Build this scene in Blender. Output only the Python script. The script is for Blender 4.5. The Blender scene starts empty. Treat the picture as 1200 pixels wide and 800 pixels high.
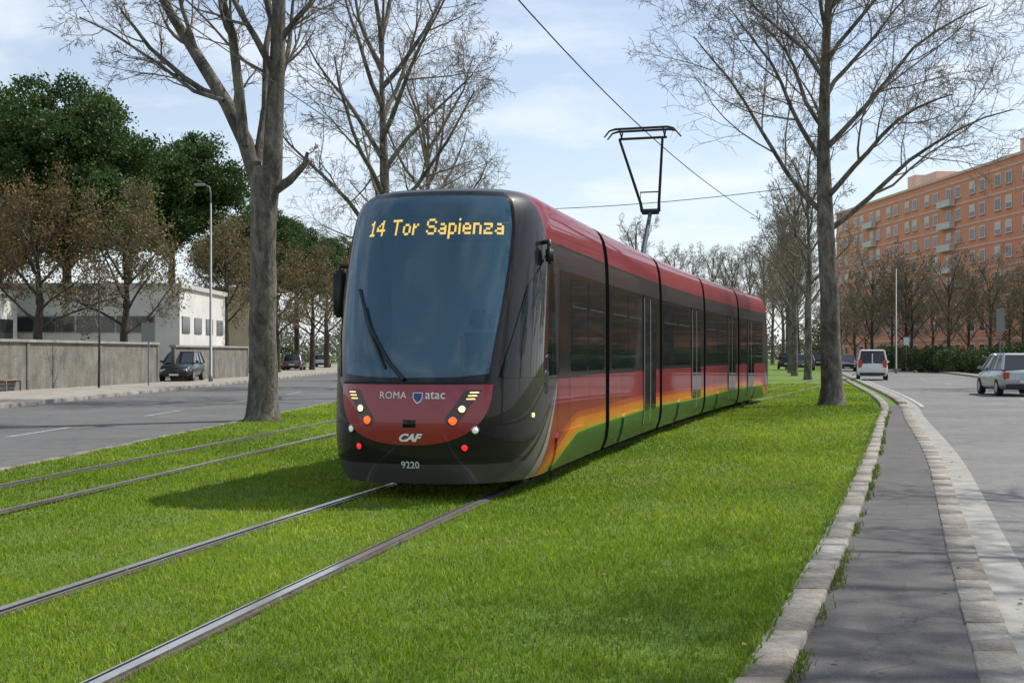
import bpy, bmesh, math, random
import numpy as np
from mathutils import Vector
scene=bpy.context.scene
COL=scene.collection
F=1480.0
SUNV=Vector((0.66,0.39,1.0)).normalized()

# ---------------------------------------------------------------- helpers
def pchip(xs,ys):
    xs=np.array(xs,float); ys=np.array(ys,float)
    h=np.diff(xs); d=np.diff(ys)/h
    m=np.zeros(len(xs)); m[0]=d[0]; m[-1]=d[-1]
    for i in range(1,len(xs)-1):
        if d[i-1]*d[i]>0:
            w1=2*h[i]+h[i-1]; w2=h[i]+2*h[i-1]
            m[i]=(w1+w2)/(w1/d[i-1]+w2/d[i])
    def f(x):
        x=np.asarray(x,float); xc=np.clip(x,xs[0],xs[-1])
        i=np.clip(np.searchsorted(xs,xc,side='right')-1,0,len(xs)-2)
        hh=h[i]; t=(xc-xs[i])/hh
        y=(2*t**3-3*t**2+1)*ys[i]+(t**3-2*t**2+t)*hh*m[i]+(-2*t**3+3*t**2)*ys[i+1]+(t**3-t**2)*hh*m[i+1]
        return y+np.where(x<xs[0],(x-xs[0])*m[0],0)+np.where(x>xs[-1],(x-xs[-1])*m[-1],0)
    return f

def new_obj(name,mesh,parent=None,loc=(0,0,0)):
    o=bpy.data.objects.new(name,mesh); COL.objects.link(o); o.location=loc
    if parent is not None: o.parent=parent
    return o
def thing(name,label,category,loc=(0,0,0),rz=0,scale=1,group=None):
    e=bpy.data.objects.new(name,None); COL.objects.link(e); e.empty_display_size=0.3
    e.location=loc; e.rotation_euler=(0,0,rz); e.scale=(scale,)*3 if not isinstance(scale,tuple) else scale
    e["label"]=label; e["category"]=category
    if group: e["group"]=group
    return e
def copy_thing(src,loc,rz=0,scale=1,label=None):
    e=src.copy(); COL.objects.link(e); e.location=loc; e.rotation_euler=(0,0,rz); e.scale=(scale,)*3 if not isinstance(scale,tuple) else scale
    if label: e["label"]=label
    def rec(s,d):
        for c in list(s.children):
            k=c.copy(); COL.objects.link(k); k.parent=d; rec(c,k)
    rec(src,e)
    return e
def mesh_np(name,V,faces,k,mats=(),smooth=False,col=None):
    """V (N,3), faces (M,k)"""
    V=np.asarray(V,np.float32); faces=np.asarray(faces,np.int32)
    me=bpy.data.meshes.new(name)
    me.vertices.add(len(V)); me.vertices.foreach_set("co",V.ravel())
    M=len(faces)
    me.loops.add(M*k); me.loops.foreach_set("vertex_index",faces.ravel())
    me.polygons.add(M); me.polygons.foreach_set("loop_start",np.arange(0,M*k,k,dtype=np.int32))
    try: me.polygons.foreach_set("loop_total",np.full(M,k,np.int32))
    except Exception: pass
    if smooth: me.polygons.foreach_set("use_smooth",np.ones(M,bool))
    me.update(calc_edges=True)
    if col is not None:
        a=me.color_attributes.new(name="col",type='FLOAT_COLOR',domain='POINT')
        c=np.ones((len(V),4),np.float32); c[:,:3]=col; a.data.foreach_set("color",c.ravel())
    for m in mats: me.materials.append(m)
    return me
def mesh_py(name,V,Fs,mats=(),smooth=False,mi=None):
    me=bpy.data.meshes.new(name); me.from_pydata([tuple(v) for v in V],[],[tuple(f) for f in Fs]); me.update()
    for m in mats: me.materials.append(m)
    if smooth: me.polygons.foreach_set("use_smooth",np.ones(len(me.polygons),bool))
    if mi is not None: me.polygons.foreach_set("material_index",np.array(mi,np.int32))
    return me
class Buf:
    def __init__(s): s.V=[];s.F=[];s.M=[]
    def add(s,V,Fs,m=0):
        b=len(s.V); s.V+= [tuple(v) for v in V]; s.F+=[tuple(b+i for i in f) for f in Fs]; s.M+=[m]*len(Fs)
    def box(s,x0,x1,y0,y1,z0,z1,m=0,c=0.0):
        if c<=0:
            V=[(x0,y0,z0),(x1,y0,z0),(x1,y1,z0),(x0,y1,z0),(x0,y0,z1),(x1,y0,z1),(x1,y1,z1),(x0,y1,z1)]
            s.add(V,[(0,3,2,1),(4,5,6,7),(0,1,5,4),(1,2,6,5),(2,3,7,6),(3,0,4,7)],m); return
        bm=bmesh.new(); bmesh.ops.create_cube(bm,size=1)
        for v in bm.verts: v.co=Vector((x0+(v.co.x+.5)*(x1-x0),y0+(v.co.y+.5)*(y1-y0),z0+(v.co.z+.5)*(z1-z0)))
        bmesh.ops.bevel(bm,geom=list(bm.edges),offset=c,segments=2,affect='EDGES')
        bm.verts.index_update()
        s.add([v.co[:] for v in bm.verts],[[v.index for v in f.verts] for f in bm.faces],m); bm.free()
    def tube(s,pts,rads,n=8,m=0,cap=True):
        P=np.array(pts,float); R=np.array(rads,float) if np.ndim(rads) else np.full(len(P),rads)
        V,Q=tube_np(P,R,n)
        b=len(s.V); s.V+=[tuple(v) for v in V]; s.F+=[tuple(b+i for i in q) for q in Q]; s.M+=[m]*len(Q)
        if cap:
            s.F.append(tuple(b+i for i in range(n))[::-1]); s.F.append(tuple(b+(len(P)-1)*n+i for i in range(n))); s.M+=[m,m]
    def mesh(s,name,mats,smooth=False): return mesh_py(name,s.V,s.F,mats,smooth,s.M)
def tube_np(P,R,n):
    k=len(P); T=np.empty_like(P); T[1:-1]=P[2:]-P[:-2]; T[0]=P[1]-P[0]; T[-1]=P[-1]-P[-2]
    T/= (np.linalg.norm(T,axis=1,keepdims=True)+1e-9)
    a=T.mean(0); ref=np.array((1.,0,0)) if abs(a[0])<=min(abs(a[1]),abs(a[2])) else (np.array((0,1.,0)) if abs(a[1])<abs(a[2]) else np.array((0,0,1.)))
    U=np.cross(T,ref); U/= (np.linalg.norm(U,axis=1,keepdims=True)+1e-9); W=np.cross(T,U)
    an=np.arange(n)*2*math.pi/n
    V=P[:,None,:]+R[:,None,None]*(np.cos(an)[None,:,None]*U[:,None,:]+np.sin(an)[None,:,None]*W[:,None,:])
    i=np.arange(k-1)[:,None]*n; j=np.arange(n)[None,:]; j2=(j+1)%n
    Q=np.stack([i+j,i+j2,i+n+j2,i+n+j],-1).reshape(-1,4)
    return V.reshape(-1,3),Q

# ---------------------------------------------------------------- materials
class NT:
    def __init__(s,name):
        s.mat=bpy.data.materials.new(name); s.mat.use_nodes=True; s.nt=s.mat.node_tree; s.b=s.nt.nodes["Principled BSDF"]; s.out=s.nt.nodes["Material Output"]
    def n(s,t,**kw):
        x=s.nt.nodes.new(t)
        for k,v in kw.items(): setattr(x,k,v)
        return x
    def l(s,a,b): s.nt.links.new(a,b)
    def put(s,sock,v):
        if isinstance(v,bpy.types.NodeSocket): s.l(v,sock)
        else: sock.default_value=v
    def m(s,op,a,b=None,c=None):
        x=s.n('ShaderNodeMath',operation=op); s.put(x.inputs[0],a)
        if b is not None: s.put(x.inputs[1],b)
        if c is not None: s.put(x.inputs[2],c)
        return x.outputs[0]
    def mix(s,f,a,b):
        x=s.n('ShaderNodeMix',data_type='RGBA'); s.put(x.inputs[0],f)
        s.put(x.inputs[6],a if isinstance(a,bpy.types.NodeSocket) else (*a,1)); s.put(x.inputs[7],b if isinstance(b,bpy.types.NodeSocket) else (*b,1))
        return x.outputs[2]
    def mul(s,a,b):
        x=s.n('ShaderNodeMix',data_type='RGBA',blend_type='MULTIPLY'); x.inputs[0].default_value=1; s.l(a,x.inputs[6]); s.l(b,x.inputs[7]); return x.outputs[2]
    def noise(s,scale,detail=4,rough=.55,vec=None,dist=0):
        x=s.n('ShaderNodeTexNoise'); x.inputs['Scale'].default_value=scale; x.inputs['Detail'].default_value=detail; x.inputs['Roughness'].default_value=rough; x.inputs['Distortion'].default_value=dist
        if vec is None: vec=s.n('ShaderNodeTexCoord').outputs['Object']
        s.l(vec,x.inputs['Vector']); return x.outputs[0]
    def ramp(s,f,stops,interp='LINEAR'):
        x=s.n('ShaderNodeValToRGB'); x.color_ramp.interpolation=interp; s.l(f,x.inputs[0]); e=x.color_ramp.elements
        while len(e)<len(stops): e.new(.5)
        for i,(p,c) in enumerate(stops): e[i].position=p; e[i].color=(*c,1)
        return x.outputs[0]
    def bump(s,h,strength=.3,dist=.02):
        x=s.n('ShaderNodeBump'); x.inputs['Strength'].default_value=strength; x.inputs['Distance'].default_value=dist; s.l(h,x.inputs['Height']); s.l(x.outputs[0],s.b.inputs['Normal'])
def simple(name,c,rough=.5,metal=0,var=0.0,scale=6,coat=0,bump=0,bscale=40,emit=0,spec=.5):
    t=NT(name); t.b.inputs['Roughness'].default_value=rough; t.b.inputs['Metallic'].default_value=metal
    t.b.inputs['Coat Weight'].default_value=coat; t.b.inputs['Coat Roughness'].default_value=.03; t.b.inputs['Specular IOR Level'].default_value=spec
    if var>0:
        f=t.noise(scale,6,.6); col=t.ramp(f,[(.3,tuple(x*(1-var) for x in c)),(.7,tuple(min(1,x*(1+var)) for x in c))]); t.l(col,t.b.inputs['Base Color'])
    else: t.b.inputs['Base Color'].default_value=(*c,1)
    if bump: t.bump(t.noise(bscale,6,.6),bump,.02)
    if emit: t.b.inputs['Emission Color'].default_value=(*c,1); t.b.inputs['Emission Strength'].default_value=emit
    return t.mat

def asphalt(name,base,warm=1.0):
    t=NT(name); big=t.noise(.35,5,.6); mid=t.noise(3.0,6,.65); fine=t.noise(90,3,.7)
    c=tuple(base*k for k in (1.02*warm,1.0,.97))
    a=t.ramp(big,[(.3,tuple(x*.78 for x in c)),(.7,tuple(x*1.2 for x in c))])
    b=t.ramp(mid,[(.3,tuple(.8 for x in c)),(.7,(1.15,1.15,1.15))])
    f=t.ramp(fine,[(.35,(.68,.68,.68)),(.65,(1.32,1.32,1.32))])
    m2=t.mul(t.mul(a,b),f)
    v=t.n('ShaderNodeTexVoronoi',feature='DISTANCE_TO_EDGE'); v.inputs['Scale'].default_value=.35
    tc=t.n('ShaderNodeTexCoord'); nz=t.n('ShaderNodeTexNoise'); nz.inputs['Scale'].default_value=1.5; nz.inputs['Detail'].default_value=5
    t.l(tc.outputs['Object'],nz.inputs['Vector']); ad=t.n('ShaderNodeVectorMath',operation='ADD'); t.l(tc.outputs['Object'],ad.inputs[0]); t.l(nz.outputs['Color'],ad.inputs[1]); t.l(ad.outputs[0],v.inputs['Vector'])
    cr=t.m('LESS_THAN',v.outputs['Distance'],.006); cr=t.m('MULTIPLY',cr,.35)
    st_=t.ramp(t.noise(1.1,3,.5),[(.62,(0,0,0)),(.66,(1,1,1))]); col=t.mix(cr,m2,(.02,.02,.018)); col=t.mix(t.m('MULTIPLY',st_,.22),col,(.03,.03,.028)); t.l(col,t.b.inputs['Base Color'])
    t.b.inputs['Roughness'].default_value=.85; t.bump(fine,.5,.006); return t.mat
M_road_l=asphalt("asphalt_left",.105); M_road_r=asphalt("asphalt_right",.145); M_walk=asphalt("asphalt_walk",.08,1.04)
M_pave=simple("pavement",(.27,.245,.21),.9,0,.25,1.2,bump=.3)
def m_kerb():
    t=NT("granite"); a=t.n('ShaderNodeAttribute',attribute_name="col"); f=t.noise(14,8,.7); g=t.noise(130,3,.7); d=t.noise(1.3,5,.6)
    c=t.ramp(f,[(.3,(.6,.57,.53)),(.7,(1.15,1.13,1.10))]); c2=t.ramp(g,[(.35,(.7,.7,.7)),(.65,(1.2,1.2,1.2))]); c3=t.ramp(d,[(.35,(.7,.66,.6)),(.6,(1.05,1.05,1.05))])
    x=t.mul(t.mul(t.mul(a.outputs['Color'],c),c2),c3)
    t.l(x,t.b.inputs['Base Color']); t.b.inputs['Roughness'].default_value=.85; t.bump(f,.6,.03); return t.mat
M_kerb=m_kerb()
def m_paint(name="road_paint",hi=.6):
    t=NT(name); f=t.noise(20,6,.7); c=t.ramp(f,[(.42,(.17,.17,.17)),(.6,(hi,hi,hi*.97))]); t.l(c,t.b.inputs['Base Color']); t.b.inputs['Roughness'].default_value=.7; return t.mat
M_paint=m_paint(); M_paint2=m_paint("worn_paint",.42)
def m_ground():
    t=NT("ground"); f=t.noise(.5,6,.6); g=t.noise(25,5,.7)
    c=t.ramp(f,[(.3,(.095,.17,.015)),(.7,(.14,.225,.024))]); c2=t.ramp(g,[(.35,(.5,.5,.5)),(.65,(1.3,1.3,1.2))])
    t.l(t.mul(c,c2),t.b.inputs['Base Color']); t.b.inputs['Roughness'].default_value=1; t.bump(g,.8,.05); return t.mat
M_ground=m_ground()
def m_leaf(name,trans=.35,big=.6):
    t=NT(name); a=t.n('ShaderNodeAttribute',attribute_name="col"); f=t.noise(big,4,.6); c=t.ramp(f,[(.3,(.74,.80,.7)),(.7,(1.2,1.15,1.1))])
    m=t.mul(a.outputs['Color'],c)
    t.l(m,t.b.inputs['Base Color']); t.b.inputs['Roughness'].default_value=.6; t.b.inputs['Specular IOR Level'].default_value=.25
    tr=t.n('ShaderNodeBsdfTranslucent'); t.l(m,tr.inputs['Color']); ms=t.n('ShaderNodeMixShader'); ms.inputs[0].default_value=trans
    t.l(t.b.outputs[0],ms.inputs[1]); t.l(tr.outputs[0],ms.inputs[2]); t.l(ms.outputs[0],t.out.inputs[0]); return t.mat
M_grass=m_leaf("grass_blades",.4,.45); M_leaf=m_leaf("foliage",.25,.4)
def m_bark(name,a,b,sc=2.5):
    t=NT(name); tc=t.n('ShaderNodeTexCoord'); mp=t.n('ShaderNodeMapping'); mp.inputs['Scale'].default_value=(1,1,.45); t.l(tc.outputs['Object'],mp.inputs[0])
    f=t.noise(sc,5,.6,mp.outputs[0],1.2); g=t.noise(16,6,.7,mp.outputs[0])
    c=t.ramp(f,[(.38,a),(.5,tuple((x+y)/2 for x,y in zip(a,b))),(.62,b)]); c2=t.ramp(g,[(.3,(.5,.5,.5)),(.7,(1.25,1.25,1.25))])
    t.l(t.mul(c,c2),t.b.inputs['Base Color']); t.b.inputs['Roughness'].default_value=.9; t.bump(g,1.0,.07); return t.mat
M_bark=m_bark("plane_bark",(.085,.074,.06),(.25,.22,.18)); M_twig=simple("twigs",(.20,.16,.12),.9); M_darkbark=m_bark("dark_bark",(.05,.04,.032),(.11,.09,.07))
M_browntwig=simple("brown_twigs",(.17,.135,.10),.9)

# ---------------------------------------------------------------- camera, light, world
cam=bpy.data.cameras.new("camera"); co=bpy.data.objects.new("camera",cam); COL.objects.link(co); co.location=(0,0,1.6); co.rotation_euler=(math.pi/2,0,0)
cam.sensor_width=36; cam.lens=F/1200*36; cam.shift_y=15/1200; cam.clip_end=3000; scene.camera=co
sl=bpy.data.lights.new("sun",'SUN'); sl.energy=5.0; sl.angle=math.radians(.5); sl.color=(1,.955,.86); so=bpy.data.objects.new("sun",sl); COL.objects.link(so)
so.rotation_euler=(-SUNV).to_track_quat('-Z','Y').to_euler()
w=bpy.data.worlds.new("World"); scene.world=w; w.use_nodes=True; nt=w.node_tree; bg=nt.nodes["Background"]
sky=nt.nodes.new('ShaderNodeTexSky'); sky.sky_type='NISHITA'; sky.sun_disc=False; sky.sun_elevation=math.asin(SUNV.z); sky.sun_rotation=math.atan2(SUNV.x,SUNV.y)
sky.air_density=1.0; sky.dust_density=.6; sky.ozone_density=1.6
tc=nt.nodes.new('ShaderNodeTexCoord'); sep=nt.nodes.new('ShaderNodeSeparateXYZ'); nt.links.new(tc.outputs['Generated'],sep.inputs[0])
def wm(op,a,b):
    x=nt.nodes.new('ShaderNodeMath'); x.operation=op
    for i,v in enumerate((a,b)):
        if isinstance(v,bpy.types.NodeSocket): nt.links.new(v,x.inputs[i])
        else: x.inputs[i].default_value=v
    return x.outputs[0]
zp=wm('MAXIMUM',sep.outputs[2],0.0); zz=wm('ADD',zp,.10)
cb=nt.nodes.new('ShaderNodeCombineXYZ'); nt.links.new(wm('DIVIDE',sep.outputs[0],zz),cb.inputs[0]); nt.links.new(wm('DIVIDE',sep.outputs[1],zz),cb.inputs[1])
nz=nt.nodes.new('ShaderNodeTexNoise'); nz.inputs['Scale'].default_value=1.35; nz.inputs['Detail'].default_value=10; nz.inputs['Roughness'].default_value=.57; nz.inputs['Distortion'].default_value=.35; nt.links.new(cb.outputs[0],nz.inputs['Vector'])
cr=nt.nodes.new('ShaderNodeValToRGB'); cr.color_ramp.elements[0].position=.46; cr.color_ramp.elements[1].position=.64; nt.links.new(nz.outputs[0],cr.inputs[0])
hz=wm('POWER',wm('SUBTRACT',1.0,zp),6.0)
fac=wm('MINIMUM',wm('ADD',wm('ADD',wm('MULTIPLY',cr.outputs[0],.5),.22),wm('MULTIPLY',hz,.42)),.97)
mx=nt.nodes.new('ShaderNodeMix'); mx.data_type='RGBA'; nt.links.new(fac,mx.inputs[0]); nt.links.new(sky.outputs[0],mx.inputs[6]); mx.inputs[7].default_value=(6.8,7.25,7.8,1)
nt.links.new(mx.outputs[2],bg.inputs[0]); bg.inputs[1].default_value=.142
scene.view_settings.view_transform='Standard'; scene.view_settings.look='None'; scene.view_settings.exposure=0

# ---------------------------------------------------------------- curves of the place
K=pchip([-12,0,6.15,11.55,27.9,39.5,64,158,320],[-4.9,-.93,1.12,2.91,8.0,11.5,17.3,38,70])
B=pchip([-12,0,6.15,10.5,18.9,31.6,39.5,64,158,320],[-3.6,.35,2.27,3.6,6.2,9.80,12.1,17.9,38.6,70.6])
def EL(z): return -7.0+.045*(np.asarray(z,float)-17.3)
def XC(z):
    z=np.asarray(z,float); zc=np.minimum(z,46.0)
    x=-.87+.239*(zc-14.5)+.002*(zc-14.5)**2
    d=np.maximum(z-46,0); return x+ .36*d-.0006*np.minimum(d,100)**2-.12*np.maximum(d-100,0)
def XL(z): return -5.45+.13*(np.asarray(z,float)-15)
zt=np.linspace(-12,150,3241); xt=XC(zt); st=np.concatenate([[0],np.cumsum(np.hypot(np.diff(zt),np.diff(xt)))]); s0=np.interp(13.5,zt,st); st-=s0
def bend(P):
    P=np.asarray(P,float); s=P[:,1]; z=np.interp(s,st,zt); x=XC(z); dx=(XC(z+.3)-XC(z-.3))/.6; l=np.sqrt(1+dx*dx)
    return np.stack([x+P[:,0]/l,z-P[:,0]*dx/l,P[:,2]],1)

# ---------------------------------------------------------------- ground and roads
def structure(name,me):
    o=new_obj(name,me); o["kind"]="structure"; return o
structure("ground",mesh_py("ground",[(-1500,-300,0),(1500,-300,0),(1500,2500,0),(-1500,2500,0)],[(0,1,2,3)],[M_ground]))
def strip(name,Lf,Rf,zs,h,mat):
    zs=np.array(zs,float); L=np.stack([Lf(zs),zs,np.full_like(zs,h)],1); R=np.stack([Rf(zs),zs,np.full_like(zs,h)],1)
    V=np.empty((2*len(zs),3)); V[0::2]=L; V[1::2]=R; i=np.arange(len(zs)-1)*2
    return structure(name,mesh_np(name,V,np.stack([i,i+1,i+3,i+2],1),4,[mat]))
zs=np.concatenate([np.arange(-12,60,1.0),np.arange(60,321,5.0)])
KW=.235
strip("left_road",lambda z:np.full_like(z,-15.0),EL,zs,.008,M_road_l)
strip("left_pavement",lambda z:np.full_like(z,-26.0)+.0*z,lambda z:np.full_like(z,-15.2),zs,.12,M_pave)
strip("footpath",lambda z:K(z)+KW-.02,lambda z:B(z)+.02,[z for z in zs if z<40],.03,M_walk)
strip("gutter",lambda z:B(z)+.24,lambda z:B(z)+.54,[z for z in zs if z<90],.014,simple("gutter_stone",(.27,.262,.24),.9,0,.3,3,bump=.3))
strip("right_road",lambda z:B(z)+.3,lambda z:B(z)+8.8,zs,.008,M_road_r)
strip("right_pavement",lambda z:B(z)+9.1,lambda z:B(z)+12.5,zs,.12,M_pave)
def kerb(name,Ef,z0,z1,wd,h,rng,step=1.0,base=(.32,.308,.285)):
    V=[];Fq=[];C=[]; z=z0
    while z<z1:
        L=step*rng.uniform(.85,1.15); a=z+.003; b=min(z+L,z1)-.003; j=rng.uniform(-.004,.004); hh=h+rng.uniform(-.006,.004)
        xa=float(Ef(a))+j; xb=float(Ef(b))+j+rng.uniform(-.003,.003); c=.010; o=len(V)
        for (x,y) in ((xa,a),(xb,b)):
            V+=[(x,y,-.05),(x,y,hh-c),(x+c,y,hh),(x+wd-c,y,hh),(x+wd,y,hh-c),(x+wd,y,-.05)]
        for i in range(5): Fq.append((o+i,o+i+1,o+7+i,o+6+i)[::-1])
        Fq.append((o,o+1,o+4,o+5)); Fq.append((o+1,o+2,o+3,o+4)); Fq.append((o+6,o+11,o+10,o+7)); Fq.append((o+7,o+10,o+9,o+8))
        k=rng.uniform(.87,1.08); w_=rng.uniform(.97,1.03); C+=[(base[0]*k*w_,base[1]*k,base[2]*k/w_)]*12
        z+=L
    return structure(name,mesh_np(name,V,Fq,4,[M_kerb],col=np.array(C)))
rng=random.Random(4)
kerb("kerb",K,-8,110,KW,.08,rng,1.15)
kerb("kerb",B,-8,40,.235,.045,rng,.7,(.32,.305,.28))
kerb("kerb",B,40,160,.27,.09,rng,1.2,(.36,.35,.33))
kerb("kerb",lambda z:-15.2+0*z,-8,160,.2,.13,rng,1.5)
kerb("kerb",lambda z:B(z)+8.8,-8,160,.28,.13,rng,1.2)
kerb("kerb",lambda z:EL(z)-.12,-8,110,.12,.03,rng,1.0,(.26,.24,.2))
def marking(name,pts,h=.013,m=None): structure(name,mesh_py(name,[(x,y,h) for x,y in pts],[(0,1,2,3)],[m or M_paint]))
for z in (8,16,24.3,32.5,41,50,59,68,78):
    x=-9.75+.03*(z-23); marking("lane_marking",[(x-.06,z),(x+.06,z),(x+.14,z+3.2),(x+.02,z+3.2)],m=M_paint2)
for z in (42,54,66,80,95):
    a=float(B(z))+4.6; b=float(B(z+3))+4.6; marking("lane_marking",[(a-.07,z),(a+.07,z),(b+.07,z+3),(b-.07,z+3)],m=M_paint2)
zl=np.arange(38,150,2.)
strip("edge_line",lambda z:B(z)+.62,lambda z:B(z)+.74,zl,.0185,M_paint)

# rails
M_steel=simple("rail_steel",(.68,.66,.63),.22,.8,.12,8); M_railside=simple("rail_side",(.085,.07,.055),.9,0,.4,9,bump=.5); M_groove=simple("rail_groove",(.02,.018,.015),.8)
GA=.7475
def rail(cf,off,za,zb,narrow=False):
    zs_=np.concatenate([np.arange(za,60,.5),np.arange(60,zb,3.)]); x=cf(zs_); dx=(cf(zs_+.3)-cf(zs_-.3))/.6; l=np.sqrt(1+dx*dx)
    prof=[(-.06,.006),(-.058,.022),(-.036,.024),(-.034,.038),(.03,.038),(.032,.008),(.060,.008),(.062,.033),(.076,.033),(.078,.022),(.092,.018),(.095,.004)]
    if narrow: prof=[(a*.8,h+(.010 if h>.005 else 0)) for a,h in prof]
    mi=[1,1,1,0,2,2,2,0,1,1,1]
    V=[];s=1 if off<0 else -1
    for (a,h) in prof:
        o=off+s*a; V.append(np.stack([x+o/l,zs_-o*dx/l,np.full_like(x,h)],1))
    V=np.stack(V,1); n=len(prof); k=len(zs_); Q=[];M=[]
    for i in range(k-1):
        for j in range(n-1):
            q=(i*n+j,i*n+j+1,(i+1)*n+j+1,(i+1)*n+j); Q.append(q if s>0 else q[::-1]); M.append(mi[j])
    me=mesh_py("rail",V.reshape(-1,3),Q,[M_steel,M_railside,M_groove],False,M)
    o=new_obj("rail",me); o["label"]="grooved steel tram rail set in the grass"; o["category"]="rail"; o["group"]="tram rails in the grass"
for sgn in (-1,1): rail(XC,sgn*GA,-8,110)
for sgn in (-1,1): rail(XL,sgn*.66,-8,110,True)

# grass blades
R=np.random.default_rng(7)
def blades(name,label,X,Y,size,cols,Z0=0.0,wk=.085):
    N=len(X); ang=R.uniform(0,2*np.pi,N); h=size*R.uniform(.55,1.35,N); wd=wk*R.uniform(.7,1.3,N) if np.ndim(wk) else size*wk*R.uniform(.7,1.3,N)
    la=R.uniform(0,2*np.pi,N); lean=h*R.uniform(.15,1.0,N); dx=np.cos(ang)*wd; dy=np.sin(ang)*wd; lx=np.cos(la)*lean; ly=np.sin(la)*lean
    V=np.empty((N,5,3)); z0=np.full(N,Z0)
    V[:,0]=np.stack([X-dx,Y-dy,z0],1); V[:,1]=np.stack([X+dx,Y+dy,z0],1)
    V[:,2]=np.stack([X-dx*.8+lx*.35,Y-dy*.8+ly*.35,z0+h*.6],1); V[:,3]=np.stack([X+dx*.8+lx*.35,Y+dy*.8+ly*.35,z0+h*.6],1)
    V[:,4]=np.stack([X+lx,Y+ly,z0+h*.95],1)
    b=(np.arange(N)*5)[:,None]; Fq=np.concatenate([b+np.array([0,1,3]),b+np.array([0,3,2]),b+np.array([2,3,4])],1).reshape(-1,3)
    C=np.repeat(cols,5,axis=0); o=new_obj(name,mesh_np(name,V.reshape(-1,3),Fq,3,[M_grass],col=C)); o["kind"]="stuff"; o["label"]=label; o["category"]="grass"; return o
zz_=[];xx_=[];edges=np.concatenate([np.arange(4.2,16,.5),np.arange(16,70,2.)])
for a,b in zip(edges[:-1],edges[1:]):
    m=(a+b)/2; d=3600 if m<8 else 3600*(8/m)**1.75
    x0=max(float(EL(m)),-.43*b-1.8); x1=min(float(K(m)),.43*b+1.5)
    if x1<=x0: continue
    n=int((x1-x0)*(b-a)*d); xx_.append(R.uniform(x0,x1,n)); zz_.append(R.uniform(a,b,n))
X=np.concatenate(xx_); Y=np.concatenate(zz_)
ok=(X>EL(Y)+.03)&(X<K(Y)+.01)
for cf,g,l in ((XC,GA,.976),(XL,.66,.992)):
    d=(X-cf(Y))*l
    ok&=~(np.abs(np.abs(d)-g+.015)<R.uniform(.055,.09,len(X)))
pat=np.sin(X*1.7+np.sin(Y*.9)*2)*np.sin(Y*1.3+np.cos(X*1.1)*2)+.6*np.sin(X*5.1+Y*3.3)*np.sin(Y*4.7-X*2.2)
ok&=R.uniform(0,1,len(X))<(.87+.25*pat)
X=X[ok];Y=Y[ok];pat=pat[ok]
big=np.sin(X*.55+1.3*np.sin(Y*.31))*np.sin(Y*.42+1.7*np.sin(X*.37+1))
sz=.036*np.maximum(1,(Y/8))**.22*(1+.25*pat); wk=.0030*np.maximum(1,(Y/8))**.88
t1=np.clip(R.uniform(0,1,len(X))+.28*big,0,1)[:,None]; g0=np.array((.135,.235,.013)); g1=np.array((.335,.44,.036)); C=g0*(1-t1)+g1*t1; C*= (1+.10*pat+.08*big)[:,None]
dry=R.uniform(0,1,len(X))<(.045+.035*big); C[dry]=np.array((.42,.40,.15)); C*=R.uniform(.8,1.15,(len(X),1))
blades("grass","bright green lawn around the tram rails",X,Y,sz,C,0.0,wk)
n=4200; Y=6*np.exp(R.uniform(-.25,1,n)*1.75); cl=np.sin(Y*2.3)+np.sin(Y*5.1+1)+.8*np.sin(Y*.9); keep=R.uniform(-.6,2.6,n)<cl; Y=Y[keep]
X=K(Y)+KW+np.abs(R.normal(0,.035,len(Y)))
t1=R.uniform(0,1,len(X))[:,None]; C=np.array((.05,.12,.015))*(1-t1)+np.array((.22,.24,.06))*t1
blades("weeds","weeds growing along the edge of the footpath",X,Y,.06*np.maximum(1,Y/8)**.4,C,.02)
n=1400; Y=R.uniform(5,36,n); X=K(Y)-.01+R.uniform(-.02,.05,n)
blades("weeds","grass tufts leaning over the stone kerb",X,Y,.09*np.ones(n),np.array((.18,.28,.03))*R.uniform(.7,1.3,(n,1)),.04)
n=620; Y=5+R.exponential(12,n); X=R.uniform(-1,1,n)*.45*Y; ok=(X>EL(Y))&(X<B(Y)+.5); X=X[ok];Y=Y[ok]; N=len(X)
a=R.uniform(0,6.28,N); s=R.uniform(.01,.024,N); z0=np.where(X>K(Y)+.25,.045,R.uniform(.02,.045,N))
V=np.empty((N,4,3))
for i,(u,v,t) in enumerate(((-1,0,0),(0,-.6,.3),(1,0,.1),(0,.6,-.1))):
    V[:,i]=np.stack([X+s*(u*np.cos(a)-v*np.sin(a)),Y+s*(u*np.sin(a)+v*np.cos(a)),z0+s*t*1.2],1)
o=new_obj("fallen_leaves",mesh_np("fallen_leaves",V.reshape(-1,3),np.arange(N*4).reshape(-1,4),4,[M_leaf],col=np.repeat(np.array((.2,.13,.06))*R.uniform(.5,1.4,(N,1)),4,axis=0))); o["kind"]="stuff"; o["label"]="dry brown leaves scattered over grass and footpath"; o["category"]="leaves"

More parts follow.
